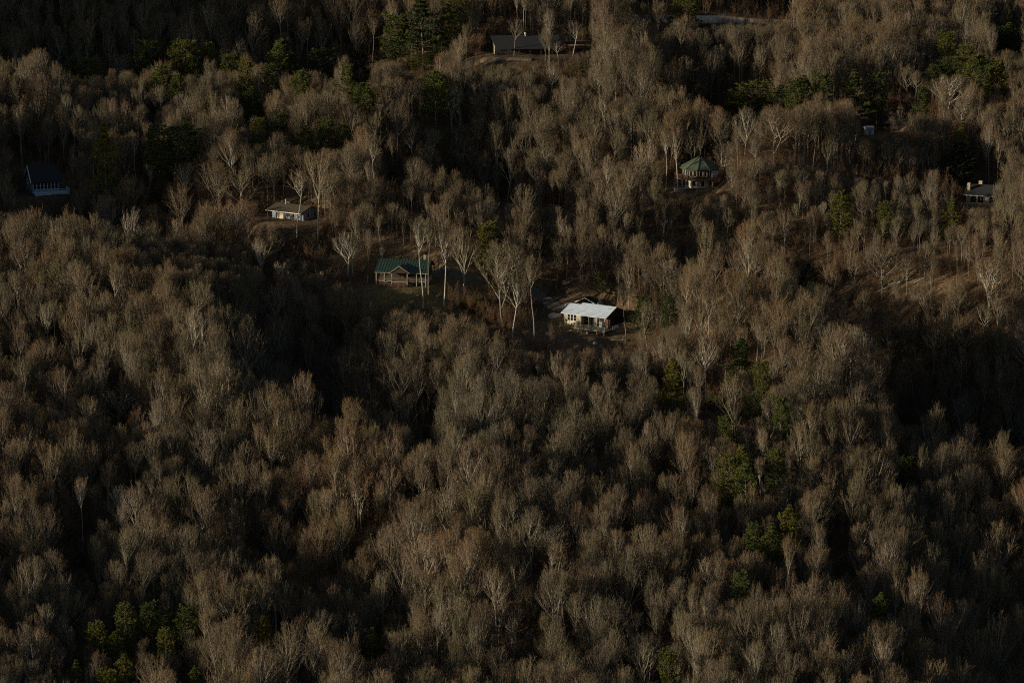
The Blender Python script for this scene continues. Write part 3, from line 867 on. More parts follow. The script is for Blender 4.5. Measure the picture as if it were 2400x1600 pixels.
roof = rv.build("roof", M_OLIVEROOF, hr)
hp = MB()
for x, y in n: hp.bar((x, y, EZ + .06), (0, 0, EZ + 3.04), .14)
hp.build("hip_cap", M_OLIVEROOF, roof)
MB().cyl(0, 0, EZ + 2.9, EZ + 3.3, .3, .15, 8).build("finial", M_SHINGLE, roof)
MB().prism([(x * 6.9 / 5.4, y * 6.9 / 5.4) for x, y in n], 'z', B1 - .18, B1 - .02).build("deck", M_BROWN, hr)
for i in range(K):
    a, b = n[i], n[(i + 1) % K]; f = 6.8 / 5.4
    a, b = (a[0] * f, a[1] * f), (b[0] * f, b[1] * f)
    railing(hr, a, b, B1, M_BROWN, h=1.0, posts=2, rails=(1.0,), balusters=12)
    MB().bar((*a, -2.0), (*a, B1 - .2), .2).build("deck_post", M_DECK, hr)
MB().prism([(2.2, -4.75), (4.0, -3.6), (4.05, -3.66), (2.25, -4.81)], 'z', B1 + .3, B1 + 2.0).build("pale_panel", M_BLUEPANEL, hr, "pale blue panel on the shaded side")
pt = free("round_patio", "small round pale stone patio downhill of the ten-sided house", "patio", 1596, 442)
MB().cyl(0, 0, -.6, .25, 1.9, k=24).build("paving", M_STONE, pt)
MB().cyl(0, 0, .25, .5, .4, .5, 12).build("fire_ring", M_DARKWOOD, pt)

# ---- 4 the long dark-roofed house near the top
hl = house("long_dark_house", "long low house with a dark shingle roof, near the top of the slope", "house", 'long', 4, (1135, 66, 1320, 142))
MB().box(-9.3, 8.6, 0, 8.0, -1.2, 2.6).prism([(0, 2.6), (8, 2.6), (4, 4.8)], 'x', -9.3, 8.6).build("wall", M_LOG, hl)
roof = MB().slab((-9.0, -1.9, 1.9), (9.6, -1.9, 1.9), (9.6, 4, 5.1), (-10.4, 4, 5.1), .15).slab((-10.4, 4, 5.1), (9.6, 4, 5.1), (9.6, 8.8, 2.6), (-10.0, 8.8, 2.6), .15).build("roof", M_SHINGLE, hl)
MB().cyl(-.2, 3.6, 4.9, 5.5, .16, k=10).cyl(-.2, 3.6, 5.5, 5.95, .34, .22, 12).build("roof_vent", M_WHITE, roof, "bright white turbine vent")
for x in (-8.8, -5.6, -2.4, .8, 4.0, 7.2): MB().box(x - .1, x + .1, -1.7, -1.5, -1.2, 1.95).build("porch_post", M_LOG, hl)
for x in (-7.5, -4.3, -1.0, 2.2, 5.4): window(hl, x, x + 1.3, 0, .9, 2.1, M_BROWN, (1, 1))
for k, (a, b) in enumerate(((.3, 1.2), (2.2, 2.8), (4.2, 4.8), (6.4, 7.3))): MB().box(-9.42, -9.303, a, b, -1.0, 2.5 + min(a, 8 - a) * .5).build("gable_board", M_CREAM, hl, "sunlit pale gable board")
MB().box(-9.3, 8.6, -1.8, -.01, -.3, -.15).build("porch_floor", M_LOG, hl)
MB().box(6.2, 7.2, 4.6, 5.6, 3.8, 5.7).build("chimney", M_STONE, roof)
ct = free("flat_roofed_carport", "low flat-roofed carport at the shady end of the long dark house", "carport", 1350, 120, 4, guard=(1310, 88, 1378, 112))
for x in (-2.6, 2.6):
    for y in (-1.5, 2.5): MB().box(x - .08, x + .08, y - .08, y + .08, -.5, 2.3).build("post", M_LOG, ct)
MB().slab((-3, -2, 2.35), (4.5, -2, 2.35), (4.5, 3, 2.6), (-3, 3, 2.6), .12).build("roof", M_SHINGLE, ct)

# ---- 5 blue-fronted house in the dark hollow
hb = house("gabled_house", "steep-gabled house with a row of tall windows and raised deck, in deep shade", "house", 'blue', 20, (40, 402, 160, 478), dz=.6)
MB().box(-3.6, 3.6, 0, 7.5, -.8, 2.7).prism([(0, 2.7), (7.5, 2.7), (3.75, 6.0)], 'x', -3.6, 3.6).build("wall", M_BLUEGREY, hb)
roof = MB().slab((-4.1, -.6, 2.35), (4.1, -.6, 2.35), (4.1, 3.75, 6.25), (-4.1, 3.75, 6.25), .15).slab((-4.1, 3.75, 6.25), (4.1, 3.75, 6.25), (4.1, 8.1, 2.35), (-4.1, 8.1, 2.35), .15).build("roof", M_SHINGLE, hb)
MB().bar((-4.16, -.6, 2.3), (-4.16, 3.75, 6.2), .2).bar((-4.16, 8.1, 2.3), (-4.16, 3.75, 6.2), .2).build("barge_board", M_WHITE, roof)
for i in range(7): window(hb, -3.3 + i * .96, -2.55 + i * .96, 0, .45, 2.2, M_WHITE, (1, 0))
for a in (1.2, 4.6): window(hb, a, a + 1.1, -3.6, .5, 2.1, M_WHITE, (1, 1), face='x')
window(hb, 3.1, 4.3, -3.6, 3.3, 4.5, M_WHITE, (1, 1), face='x')
MB().box(-3.8, 5.6, -3.4, -.01, -.35, -.18).build("deck", M_BLUEPANEL, hb)
MB().box(-3.8, 5.6, -3.46, -3.402, -.75, -.18).build("deck_fascia", M_BLUEPANEL, hb)
railing(hb, (-3.7, -3.35), (5.5, -3.35), -.18, M_BLUEPANEL, posts=6)
railing(hb, (5.5, -3.3), (5.5, -.1), -.18, M_BLUEPANEL, posts=3)
for x in (-3.6, -1.4, .9, 3.2, 5.4): MB().box(x - .09, x + .09, -3.3, -3.12, -4.5, -.35).build("deck_post", M_BLUEGREY, hb)

# ---- 6 low-roofed house among tall trunks
hf = house("low_roofed_house", "low house with a shallow brown shingle roof, behind a tall pale trunk", "house", 'flat', -33, (606, 470, 730, 522))
MB().box(-5.2, 4.6, 1.6, 8.4, -1.2, 2.3).prism([(1.6, 2.3), (8.4, 2.3), (5, 3.2)], 'x', 4.4, 4.6).build("wall", M_BLUEGREY, hf)
MB().box(-3.4, -1.6, 1.45, 1.595, -.2, 1.9).build("tan_panel", M_TAN, hf)
roof = MB().slab((-5.9, -.4, 2.2), (5.2, -.4, 2.2), (5.2, 4.4, 3.5), (-5.9, 4.4, 3.5), .15).slab((-5.9, 4.4, 3.5), (5.2, 4.4, 3.5), (5.2, 9.0, 2.4), (-5.9, 9.0, 2.4), .15).build("roof", M_BROWNSH, hf)
MB().box(-5.9, 5.2, -.46, -.402, 2.02, 2.2).build("fascia", M_WHITE, roof)
MB().cyl(-2.6, 4.0, 3.2, 4.4, .14, k=8).cyl(-2.6, 4.0, 4.4, 4.6, .22, k=8).build("flue_pipe", M_METAL, roof)
MB().slab((-5.8, 6, 3.6), (-2.8, 6, 3.6), (-2.8, 9.2, 3.9), (-5.8, 9.2, 3.9), .4).build("rear_roof", M_BROWNSH, roof)
for x in (-5.4, -2.6, 0, 2.5, 4.9): MB().box(x - .08, x + .08, -.2, -.04, -1.2, 2.15).build("porch_post", M_DARKWOOD, hf)
MB().box(-5.5, 5.0, -.3, 1.59, -.45, -.3).build("porch_floor", M_DECK, hf)
for x in (-.8, .9, 2.6): window(hf, x, x + .9, 1.6, .6, 1.8, M_WHITE, (1, 0))
sk = MB()
for i in range(30): sk.box(-.4 + i * .18, -.27 + i * .18, -.27, -.22, -1.6, -.3)
sk.build("porch_skirt", M_BROWN, hf)
for a in (3.2, 6): window(hf, a, a + 1, 4.6, .6, 1.7, M_WHITE, (1, 0), face='x', out=1)
tk = free("propane_tank", "pale rounded propane tank on legs left of the low-roofed house", "tank", 524, 513, 30, guard=(512, 492, 540, 514))
m = MB()
for i in range(6):
    pass
import bmesh
bm = bmesh.new(); bmesh.ops.create_uvsphere(bm, u_segments=16, v_segments=10, radius=.6)
for v in bm.verts: v.co.x += .9 if v.co.x > .01 else (-.9 if v.co.x < -.01 else 0); v.co.z += 1.0
tm = bpy.data.meshes.new("tank_body"); bm.to_mesh(tm); bm.free(); tm.materials.append(M_CREAM)
part("body", tm, tk); tk.scale = (.62, .62, .62)
for x in (-.8, .8): MB().box(x - .1, x + .1, -.4, .4, -.2, .6).build("leg", M_METAL, tk)
MB().cyl(0, 0, 1.5, 1.75, .15, k=10).build("valve_cap", M_METAL, tk)

# ---- 7 tan stone house at the right edge
ht = house("tan_house", "tan stone house with chimneys and a railed deck, half hidden by bare trees", "house", 'tan', -20, (2255, 430, 2325, 480))
MB().box(-3.0, 5.6, 0, 7, -2.0, 2.6).build("wall", M_TANSTONE, ht)
MB().prism([(-.0, 2.6), (7, 2.6), (3.5, 4.2)], 'x', -3.0, 5.6).build("gable", M_TANSTONE, ht)
roof = MB().slab((-3.6, -.7, 2.35), (6.2, -.7, 2.35), (6.2, 3.5, 4.6), (-3.6, 3.5, 4.6), .15).slab((-3.6, 3.5, 4.6), (6.2, 3.5, 4.6), (6.2, 7.7, 2.35), (-3.6, 7.7, 2.35), .15).build("roof", M_SHINGLE, ht)
MB().box(6.22, 6.3, -.7, 7.7, 2.2, 2.36).box(-3.6, 6.2, -.76, -.702, 2.18, 2.36).build("fascia", M_CREAM, roof)
MB().box(-2.9, -2.2, 1.0, 1.8, 2.4, 5.2).build("chimney", M_TANSTONE, ht); MB().box(-.6, .3, 3.9, 4.7, 3.9, 5.4).build("chimney", M_TANSTONE, ht, "second chimney, at the ridge")
for a, b in ((-1.8, -.3), (.2, 1.6), (3.2, 4.4)): window(ht, a, b, 0, .3, 2.1, M_CREAM, (1, 1))
window(ht, 1.5, 2.7, -3.0, .5, 1.9, M_CREAM, (1, 0), face='x')
MB().box(-2.9, 5.5, -2.8, -.01, -.4, -.22).build("deck", M_YELLOW, ht)
railing(ht, (-2.8, -2.75), (5.4, -2.75), -.22, M_YELLOW, posts=5, balusters=20)
for x in (-2.7, .0, 2.7, 5.3): MB().box(x - .1, x + .1, -2.7, -2.5, -4.0, -.4).build("deck_post", M_DECK, ht)
wp = free("woodpile_shed", "small pale slatted lumber stack downhill of the tan stone house", "lumber stack", 2294, 498, -20, guard=(2284, 488, 2304, 500))
for i in range(5): MB().box(-.9, .9, -.5 + i * .22, -.32 + i * .22, .1, .1 + .16 + i * .12).build("plank", M_CREAM, wp)
for x in (-.6, .6): MB().box(x - .08, x + .08, -.5, .6, -.2, .1).build("bearer", M_DECK, wp)

# ---- 8 shed and the shaded house behind it
sh = house("white_shed", "tiny white shed with a sunlit end wall beyond the wooded crest", "shed", 'shed', 14, (2020, 296, 2062, 318))
MB().box(-1.0, 1.2, 0, 1.8, -.4, 1.7).prism([(0, 1.7), (1.8, 1.7), (.9, 2.2)], 'x', -1.0, 1.2).build("wall", M_WHITE, sh)
MB().slab((-1.2, -.2, 1.66), (1.4, -.2, 1.66), (1.4, .9, 2.3), (-1.2, .9, 2.3), .06).slab((-1.2, .9, 2.3), (1.4, .9, 2.3), (1.4, 2.0, 1.66), (-1.2, 2.0, 1.66), .06).build("roof", M_BLUEGREY, sh)
MB().box(-.3, .5, -.04, -.003, -.3, 1.4).build("door", M_BLUEGREY, sh)
MB().box(-2.2, 4.5, -1.4, -1.2, -.1, .0).box(-2.2, -2.1, -1.4, -1.2, -1, -.1).box(4.4, 4.5, -1.4, -1.2, -1, -.1).build("bench_step", M_BROWN, sh)
sb = free("dark_cottage", "dark cottage with a bluish roof in the shade uphill of the tiny white shed", "cottage", 2096, 308, -12, guard=(2070, 268, 2130, 306))
MB().box(-3, 3, 0, 5, -1.5, 2.3).prism([(0, 2.3), (5, 2.3), (2.5, 3.6)], 'x', -3, 3).build("wall", M_DARKWOOD, sb)
MB().slab((-3.4, -.5, 2.15), (3.4, -.5, 2.15), (3.4, 2.5, 3.85), (-3.4, 2.5, 3.85), .12).slab((-3.4, 2.5, 3.85), (3.4, 2.5, 3.85), (3.4, 5.5, 2.15), (-3.4, 5.5, 2.15), .12).build("roof", M_SHINGLE, sb)
for x in (-2.2, 1.0): window(sb, x, x + 1.2, 0, .7, 1.9, M_BROWN, (1, 0))

# loose rocks and fallen logs
rock(620, 682, .5, "pale rock in the dark gap beside the twin slim trees, left of its pair"); rock(632, 679, .35, "smaller pale rock of the pair in the dark gap beside the twin slim trees", k=1)
rock(680, 692, .6, "pale rock at the shaded edge right of the slim pale tree", k=2)
rock(1029, 692, .45, "white rock on the bank between the green-roofed cabin and the low yellow-green pine", k=3)
rock(1024, 695, .35, "small tan rock touching the white rock on the cabin bank", k=2)
rock(979, 693, .35, "pale rock at the dark foot of the cabin lawn", k=1)
def log(px, py, L, r, rot, label):
    o = free("fallen_log", label, "log", px, py, rot)
    p = np.array(o.location); P = []
    a = math.radians(rot)
    for s in (-.5, -.2, .1, .4, .5):
        x, y = p[0] + s * L * math.cos(a), p[1] + s * L * math.sin(a)
        P.append((s * L, 0, float(terrain(x, y)) - p[2] + r * .9))
    s_ = Soup(); s_.tubes(np.array([P]), np.array([[r, r * .95, r * .9, r * .8, r * .7]]), 8, 0)
    part("stem", s_.mesh("stem", [M_PALE]), o)
    b = Soup(); b.tubes(np.array([[(L * .2, 0, P[3][2]), (L * .32, .5, P[3][2] + .9)]]), np.array([[r * .4, r * .15]]), 5, 0)
    part("branch", b.mesh("branch", [M_PALE]), o)
log(2168, 653, 6, .2, 8, "upper pale fallen log on the brown forest floor at the right")
log(2105, 663, 5, .22, -4, "pale fallen log on the brown forest floor, just downhill of the upper one")
log(2085, 673, 7, .2, 3, "longest pale fallen log, lowest on the brown forest floor at the right")
log(900, 1318, 6, .2, -10, "fallen log beside the reddish bare patch in the lower woodland")
log(855, 1327, 3.5, .18, 12, "short fallen log downhill of the reddish bare patch in the lower woodland")
log(1450, 798, 4, .18, 5, "short fallen log below the white-roofed house's deck posts")

# ------------------------------------------------------------------ evergreens, each where it stands
# crown centre x, y, crown width, crown height (photo pixels), kind, tone (g green, o golden, d dark, k nearly black), height of trunk below crown (m), description
PINES = [
 (330,138,36,30,'flat','g',6,"little green pine left of the flat dark pine"),
 (536,150,40,30,'flat','g',6,"olive pine between the ragged small and yellowish pines"),
 (682,148,40,34,'dome','g',6,"second domed pine just under the bright rounded pine"),
 (812,178,34,40,'flat','g',4,"green pine left of the nearly black fir"),
 (1860,208,44,34,'flat','g',6,"bright gap-filling pine between two ridge row pines"),
 (1722,240,44,34,'flat','o',4,"olive pine at the sunny end of the ridge row"),
 (2262,128,40,28,'flat','g',7,"upper small pine of the upper right clump"),
 (2306,176,40,28,'flat','g',5,"lower small pine of the upper right clump"),
 (1600,12,60,34,'flat','g',5,"green pine at the top edge before the pale road"),
 (1700,1000,34,34,'flat','g',6,"green pine between white snag and twin pines"),
 (652,124,50,52,'dome','g',8,"bright rounded pine in front of the dark top corner"),
 (167,150,32,26,'dome','g',7,"small rounded pine lowest in the dark top corner"),
 (218,160,56,34,'flat','g',6,"loose pine beside the small rounded one at the dark corner"),
 (354,118,46,30,'flat','g',7,"flat dark pine first in the upper row of pines"),
 (437,130,70,52,'flat','g',7,"widest dark pine in the upper row of pines"),
 (492,116,34,24,'dome','g',8,"pale-tipped domed pine in the upper row of pines"),
 (375,172,50,30,'dome','g',7,"low domed pine with a bare tree before it"),
 (416,191,30,26,'dome','g',7,"small domed pine just downhill of the low domed pine"),
 (457,160,34,30,'flat','g',5,"ragged small pine under the widest dark pine"),
 (574,167,36,34,'flat','o',6,"yellowish ragged pine between two green ones"),
 (631,176,40,40,'flat','d',6,"dark ragged pine below the bright rounded pine"),
 (705,187,42,34,'dome','g',6,"bushy round pine beside the pale spreading tree"),
 (748,143,64,44,'flat','d',6,"wide dull pine just right of the bright rounded pine"),
 (592,238,52,74,'layer','d',3,"shaggy bluish pine standing alone in grey trees"),
 (608,308,34,46,'flat','o',5,"slim golden-edged pine in a dark gap"),
 (655,288,40,34,'flat','d',5,"dull pine behind the slim golden-edged one"),
 (711,318,58,54,'layer','g',4,"broad layered pine in the dark gap"),
 (764,308,36,40,'flat','g',5,"small pine right of the broad layered one"),
 (248,340,52,112,'layer','o',10,"tall golden-green pine with a long bare trunk"),
 (354,322,32,62,'layer','o',6,"narrow golden-topped pine beside the big dark one"),
 (405,352,110,92,'flat','d',5,"big dark spreading pine with a long side branch"),
 (361,458,28,30,'layer','g',1,"small green pine by the pale forked trunk"),
 (994,52,78,130,'layer','d',6,"tallest dark layered pine at the top edge"),
 (926,66,58,46,'flat','g',6,"dull green pine left of the tallest one"),
 (1036,92,46,50,'layer','d',3,"lower dark pine against the tallest one"),
 (1064,26,46,60,'flat','g',5,"loose green pine at the top, right of the tallest one"),
 (844,160,46,96,'layer','k',1,"narrow nearly black fir above the small bright dome"),
 (851,216,48,36,'dome','g',4,"small bright domed pine at the foot of the black fir"),
 (1021,194,56,46,'dome','g',7,"bright round-headed pine like a mushroom"),
 (914,120,44,46,'flat','d',3,"dark pine downhill of the dull green pine"),
 (986,148,60,36,'flat','g',2,"low loose pine below the tallest one"),
 (807,312,26,30,'flat','g',5,"tiny green pine at the dark gap's right edge"),
 (924,420,34,58,'cone','d',1,"lone dark conical spruce on the long crest"),
 (1358,168,40,24,'flat','g',2,"low green shrub pine below the long house"),
 (1888,194,54,40,'layer','g',6,"bright-topped layered pine in the right ridge row"),
 (1928,196,44,34,'flat','g',6,"flat pine joining two layered ones in the ridge row"),
 (2010,188,56,56,'layer','d',9,"dark layered pine with a visible trunk in the ridge row"),
 (2056,202,44,44,'flat','d',8,"dull pine last in the ridge row"),
 (1826,220,46,44,'layer','d',5,"dark compact pine amid the ridge row"),
 (1766,226,84,50,'flat','g',5,"wide yellow-green pine starting the ridge row"),
 (1750,262,50,36,'flat','g',3,"thin yellow-green pine below the wide one"),
 (2240,156,60,36,'flat','d',6,"dark pine leading the upper right clump"),
 (2284,152,56,40,'dome','g',6,"round green pine of the upper right clump"),
 (2338,160,44,28,'dome','o',6,"small olive pine ending the upper right clump"),
 (2224,100,44,36,'flat','g',6,"thin pine above the upper right clump"),
 (2366,84,54,66,'layer','d',5,"dark pine nearest the top right corner"),
 (2186,172,32,30,'flat','d',5,"small dark pine before the upper right clump"),
 (2162,232,32,62,'layer','d',3,"slim dark pine beside the pale spreading crown"),
 (2250,302,32,54,'cone','g',3,"pointed green pine behind the black evergreen"),
 (2247,394,50,116,'black','k',0,"dense nearly black evergreen above the tan stone house"),
 (2228,492,38,54,'layer','g',3,"bright layered pine left of the tan stone house"),
 (1970,480,50,32,'flat','g',5,"faint loose pine on the broad right slope"),
 (2070,496,30,30,'flat','g',4,"faint small pine between the loose and the bright one"),
 (1736,829,52,82,'layer','d',4,"dark shaggy pine below the right spur"),
 (1791,872,38,36,'flat','g',6,"thin pine beside the dark shaggy one"),
 (1671,940,30,52,'layer','g',1,"narrow green pine at the foot of the white snag"),
 (1760,952,36,46,'flat','d',3,"dim pine between the narrow and bright-capped ones"),
 (1831,955,44,34,'flat','g',8,"small bright-capped pine on lower right"),
 (2131,970,30,46,'cone','g',3,"small pointed pine at the big dark hollow's lower edge"),
 (1893,640,40,40,'dome','k',4,"very dark round pine on the spur's shaded side"),
 (1740,1062,30,24,'dome','o',8,"golden tip above the twin tall pines"),
 (1576,880,54,92,'layer','o',3,"golden layered pine below the white-roofed house"),
 (1571,938,26,34,'flat','o',1,"small golden pine under the golden layered one"),
 (1508,738,46,74,'flat','d',3,"dark pine right of the white-roofed house"),
 (1572,726,38,60,'flat','d',3,"second dark pine farther right of the white-roofed house"),
 (1410,655,30,70,'layer','d',2,"dark green pine behind the white-roofed house's carport"),
 (1118,712,60,32,'flat','o',0,"low yellow-green pine between the two clearing houses"),
 (1140,556,44,44,'flat','o',5,"thin yellow-green pine uphill of the big round crown"),
 (290,1444,44,34,'flat','g',6,"loose pine topping the lower left clump"),
 (347,1442,40,40,'flat','d',6,"middle dark pine of lower left clump"),
 (434,1446,54,42,'flat','d',7,"dense pine ending the lower left clump"),
 (388,1460,46,40,'flat','d',4,"dark low pine before the clump's dense end"),
 (222,1486,44,36,'flat','g',4,"outermost green pine of lower left clump"),
 (268,1496,44,40,'layer','g',3,"layered pine inside the lower left clump"),
 (385,1500,38,36,'flat','o',3,"olive pine under the lower left clump"),
 (184,1312,36,36,'flat','d',1,"dim pine under a thin curving trunk"),
 (178,1562,38,44,'layer','g',4,"green pine nearest the bottom left corner"),
 (290,1556,46,56,'layer','o',4,"golden pine just above the bottom edge"),
 (258,1592,50,30,'flat','o',5,"golden pine cut by the bottom edge"),
 (456,1578,30,46,'layer','g',3,"narrow bright pine at the bottom edge"),
 (623,1464,32,36,'dome','o',3,"faint rounded olive pine, lower woodland"),
 (873,1498,40,66,'layer','g',3,"lone bright pine by the bottom gap"),
 (1572,1564,46,64,'flat','g',4,"yellow-green pine at the bottom edge"),
 (1712,1104,54,56,'flat','g',7,"rounded half of the twin tall pines"),
 (1748,1098,50,78,'layer','g',8,"darker lit-trunked half of the twin pines"),
 (1820,1080,40,38,'flat','g',6,"small pine right of the twin pines"),
 (1804,1255,58,72,'layer','g',3,"dark half of the leaning pine pair"),
 (1850,1212,52,68,'layer','o',6,"golden half of the leaning pine pair"),
 (1768,1262,42,52,'flat','g',3,"pale pine touching the leaning pine pair"),
 (1978,1316,24,44,'layer','g',2,"slender green pine alone in brown trees"),
 (1732,1370,40,44,'flat','g',4,"small lit pine, bottom right woodland"),
 (2066,1410,42,54,'layer','g',4,"green pine nearest bottom right corner"),
 (2128,1100,36,50,'flat','d',3,"shadowy pine on the far right slope"),
 (1000,1014,20,26,'flat','d',2,"tiny dark pine in the middle woodland"),
]
LANDMARKS = [(1395,740,"the white-roofed house"), (925,630,"the green-roofed cabin"), (1640,405,"the ten-sided house"), (1235,100,"the long dark house"),
             (100,440,"the steep-gabled house"), (668,490,"the low-roofed house"), (2285,450,"the tan stone house"), (2040,305,"the tiny white shed")]
KH = {'layer': (16, 3.6, .3), 'dome': (13, 3.4, .42), 'flat': (14, 3.8, .36), 'cone': (12, 2.6, .08)}
PP = {}
def pine_proto(kind, v):
    if (kind, v) not in PP:
        H, R, cl = KH[kind]
        t, c = pine(100 + v * 7 + len(kind), H=H, rad=R, clear=cl, kind=kind, whorls={'layer': 12, 'dome': 10, 'flat': 11, 'cone': 17}[kind], tuft=.55 if kind != 'cone' else .38)
        PP[(kind, v)] = (t, c, {})
    return PP[(kind, v)]
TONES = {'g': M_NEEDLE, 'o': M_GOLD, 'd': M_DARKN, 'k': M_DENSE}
def tone_mesh(kind, v, tone):
    t, c, cache = pine_proto(kind, v)
    if tone not in cache:
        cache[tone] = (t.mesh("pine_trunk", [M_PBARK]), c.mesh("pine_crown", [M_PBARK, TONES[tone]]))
    return cache[tone]
PROT = []      # things kept clear in front: x0,y0,x1,y1,dist
pine_pts = []
SUNWAY = []      # things that the sun reaches: x, y, z of the lowest lit point, half width, how far the way to the sun is open
rs = random.Random(5)
for i, (cx, cy, w, h, kind, tone, th, desc) in enumerate(PINES):
    k = kind if kind != 'black' else 'dome'
    H, R, cl = KH[k]
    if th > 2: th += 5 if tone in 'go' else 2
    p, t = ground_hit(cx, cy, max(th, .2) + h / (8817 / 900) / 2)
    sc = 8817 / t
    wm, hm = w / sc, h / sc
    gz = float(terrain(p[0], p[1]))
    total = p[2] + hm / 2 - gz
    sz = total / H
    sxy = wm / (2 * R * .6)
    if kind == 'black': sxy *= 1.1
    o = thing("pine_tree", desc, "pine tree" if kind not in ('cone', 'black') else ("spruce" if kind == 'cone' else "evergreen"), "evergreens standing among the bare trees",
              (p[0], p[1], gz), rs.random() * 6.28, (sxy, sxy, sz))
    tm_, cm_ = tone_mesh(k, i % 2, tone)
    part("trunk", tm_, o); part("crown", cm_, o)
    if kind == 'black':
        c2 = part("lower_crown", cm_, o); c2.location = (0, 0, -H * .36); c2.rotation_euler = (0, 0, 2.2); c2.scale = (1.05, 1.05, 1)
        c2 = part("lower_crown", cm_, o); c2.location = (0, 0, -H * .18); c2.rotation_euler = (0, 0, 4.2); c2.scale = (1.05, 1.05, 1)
    PROT.append((cx - w * .42, cy - h * .5, cx + w * .42, cy + h * .42, t, 1.0)); SUNWAY.append((p[0], p[1], p[2] - (hm * .15 if tone in 'go' else -hm * .2), wm * .6, 75 if tone in 'go' else 30))
    pine_pts.append((p[0], p[1], wm * .4))
    LANDMARKS.append((cx, cy, "the " + desc))

# ------------------------------------------------------------------ bare trees
SPEC = [  # seed, params, weight
 dict(seed=11, H=22, crown=5.0, clear=.38, n1=12, spread=.65, up=.9),
 dict(seed=12, H=23, crown=5.8, clear=.32, n1=13, spread=.75, up=.9, fork=1),
 dict(seed=13, H=22, crown=3.4, clear=.45, n1=11, spread=.42, up=1.0),
 dict(seed=14, H=21, crown=4.4, clear=.35, n1=10, spread=.55, up=1.1, fork=2),
 dict(seed=15, H=23, crown=4.2, clear=.5, n1=12, spread=.6, up=1.0),
 dict(seed=16, H=20, crown=6.2, clear=.28, n1=13, spread=.9, up=.7, fork=1),
 dict(seed=17, H=24, crown=3.8, clear=.55, n1=11, spread=.5, up=1.0),
 dict(seed=18, H=21, crown=4.8, clear=.4, n1=13, spread=.7, up=.9, lean=.12),
 dict(seed=19, H=20, crown=4.6, clear=.35, n1=12, spread=.65, up=1.2, fork=2),
 dict(seed=20, H=22, crown=5.4, clear=.42, n1=13, spread=.75, up=1.0, fork=1),
]
WTS = np.array([1.3, 1.0, 1.4, 1.1, 1.3, .6, 1.3, .9, 1.0, .9])
KIND_WORD = ["oval", "broad forked", "narrow", "twin-stemmed", "high-crowned", "wide-spreading", "slim tall", "leaning", "bushy forked", "round-headed"]
SHORT = dict(dens=1.0)
B = []
for s in SPEC:
    t, c = bare_tree(**{**s, **SHORT})
    tv, tt, tm1 = t.arrays(); cv, ct, cm1 = c.arrays()
    joined = np_mesh("bare_tree_whole", np.concatenate([tv, cv]), tris=np.concatenate([tt, ct + len(tv)]), mats=BARE_MATS, tri_mat=np.concatenate([tm1, cm1]))
    B.append(dict(trunk=t.mesh("bare_trunk", BARE_MATS), crown=c.mesh("bare_crown", BARE_MATS), pt=t.mesh("pale_trunk", PALE_MATS), pc=None, c=c, joined=joined, H=s['H'], R=s['crown']))
tL, cL = bare_tree(seed=31, H=18, crown=4.8, clear=.3, n1=13, spread=.8, up=.6, leaves=True)
LEAFY = dict(trunk=tL.mesh("oak_trunk", BARE_MATS), crown=cL.mesh("oak_crown", BARE_MATS), H=18, R=4.8)
def pale_crown(k):
    if B[k]['pc'] is None: B[k]['pc'] = B[k]['c'].mesh("pale_crown", PALE_MATS)
    return B[k]['pc']

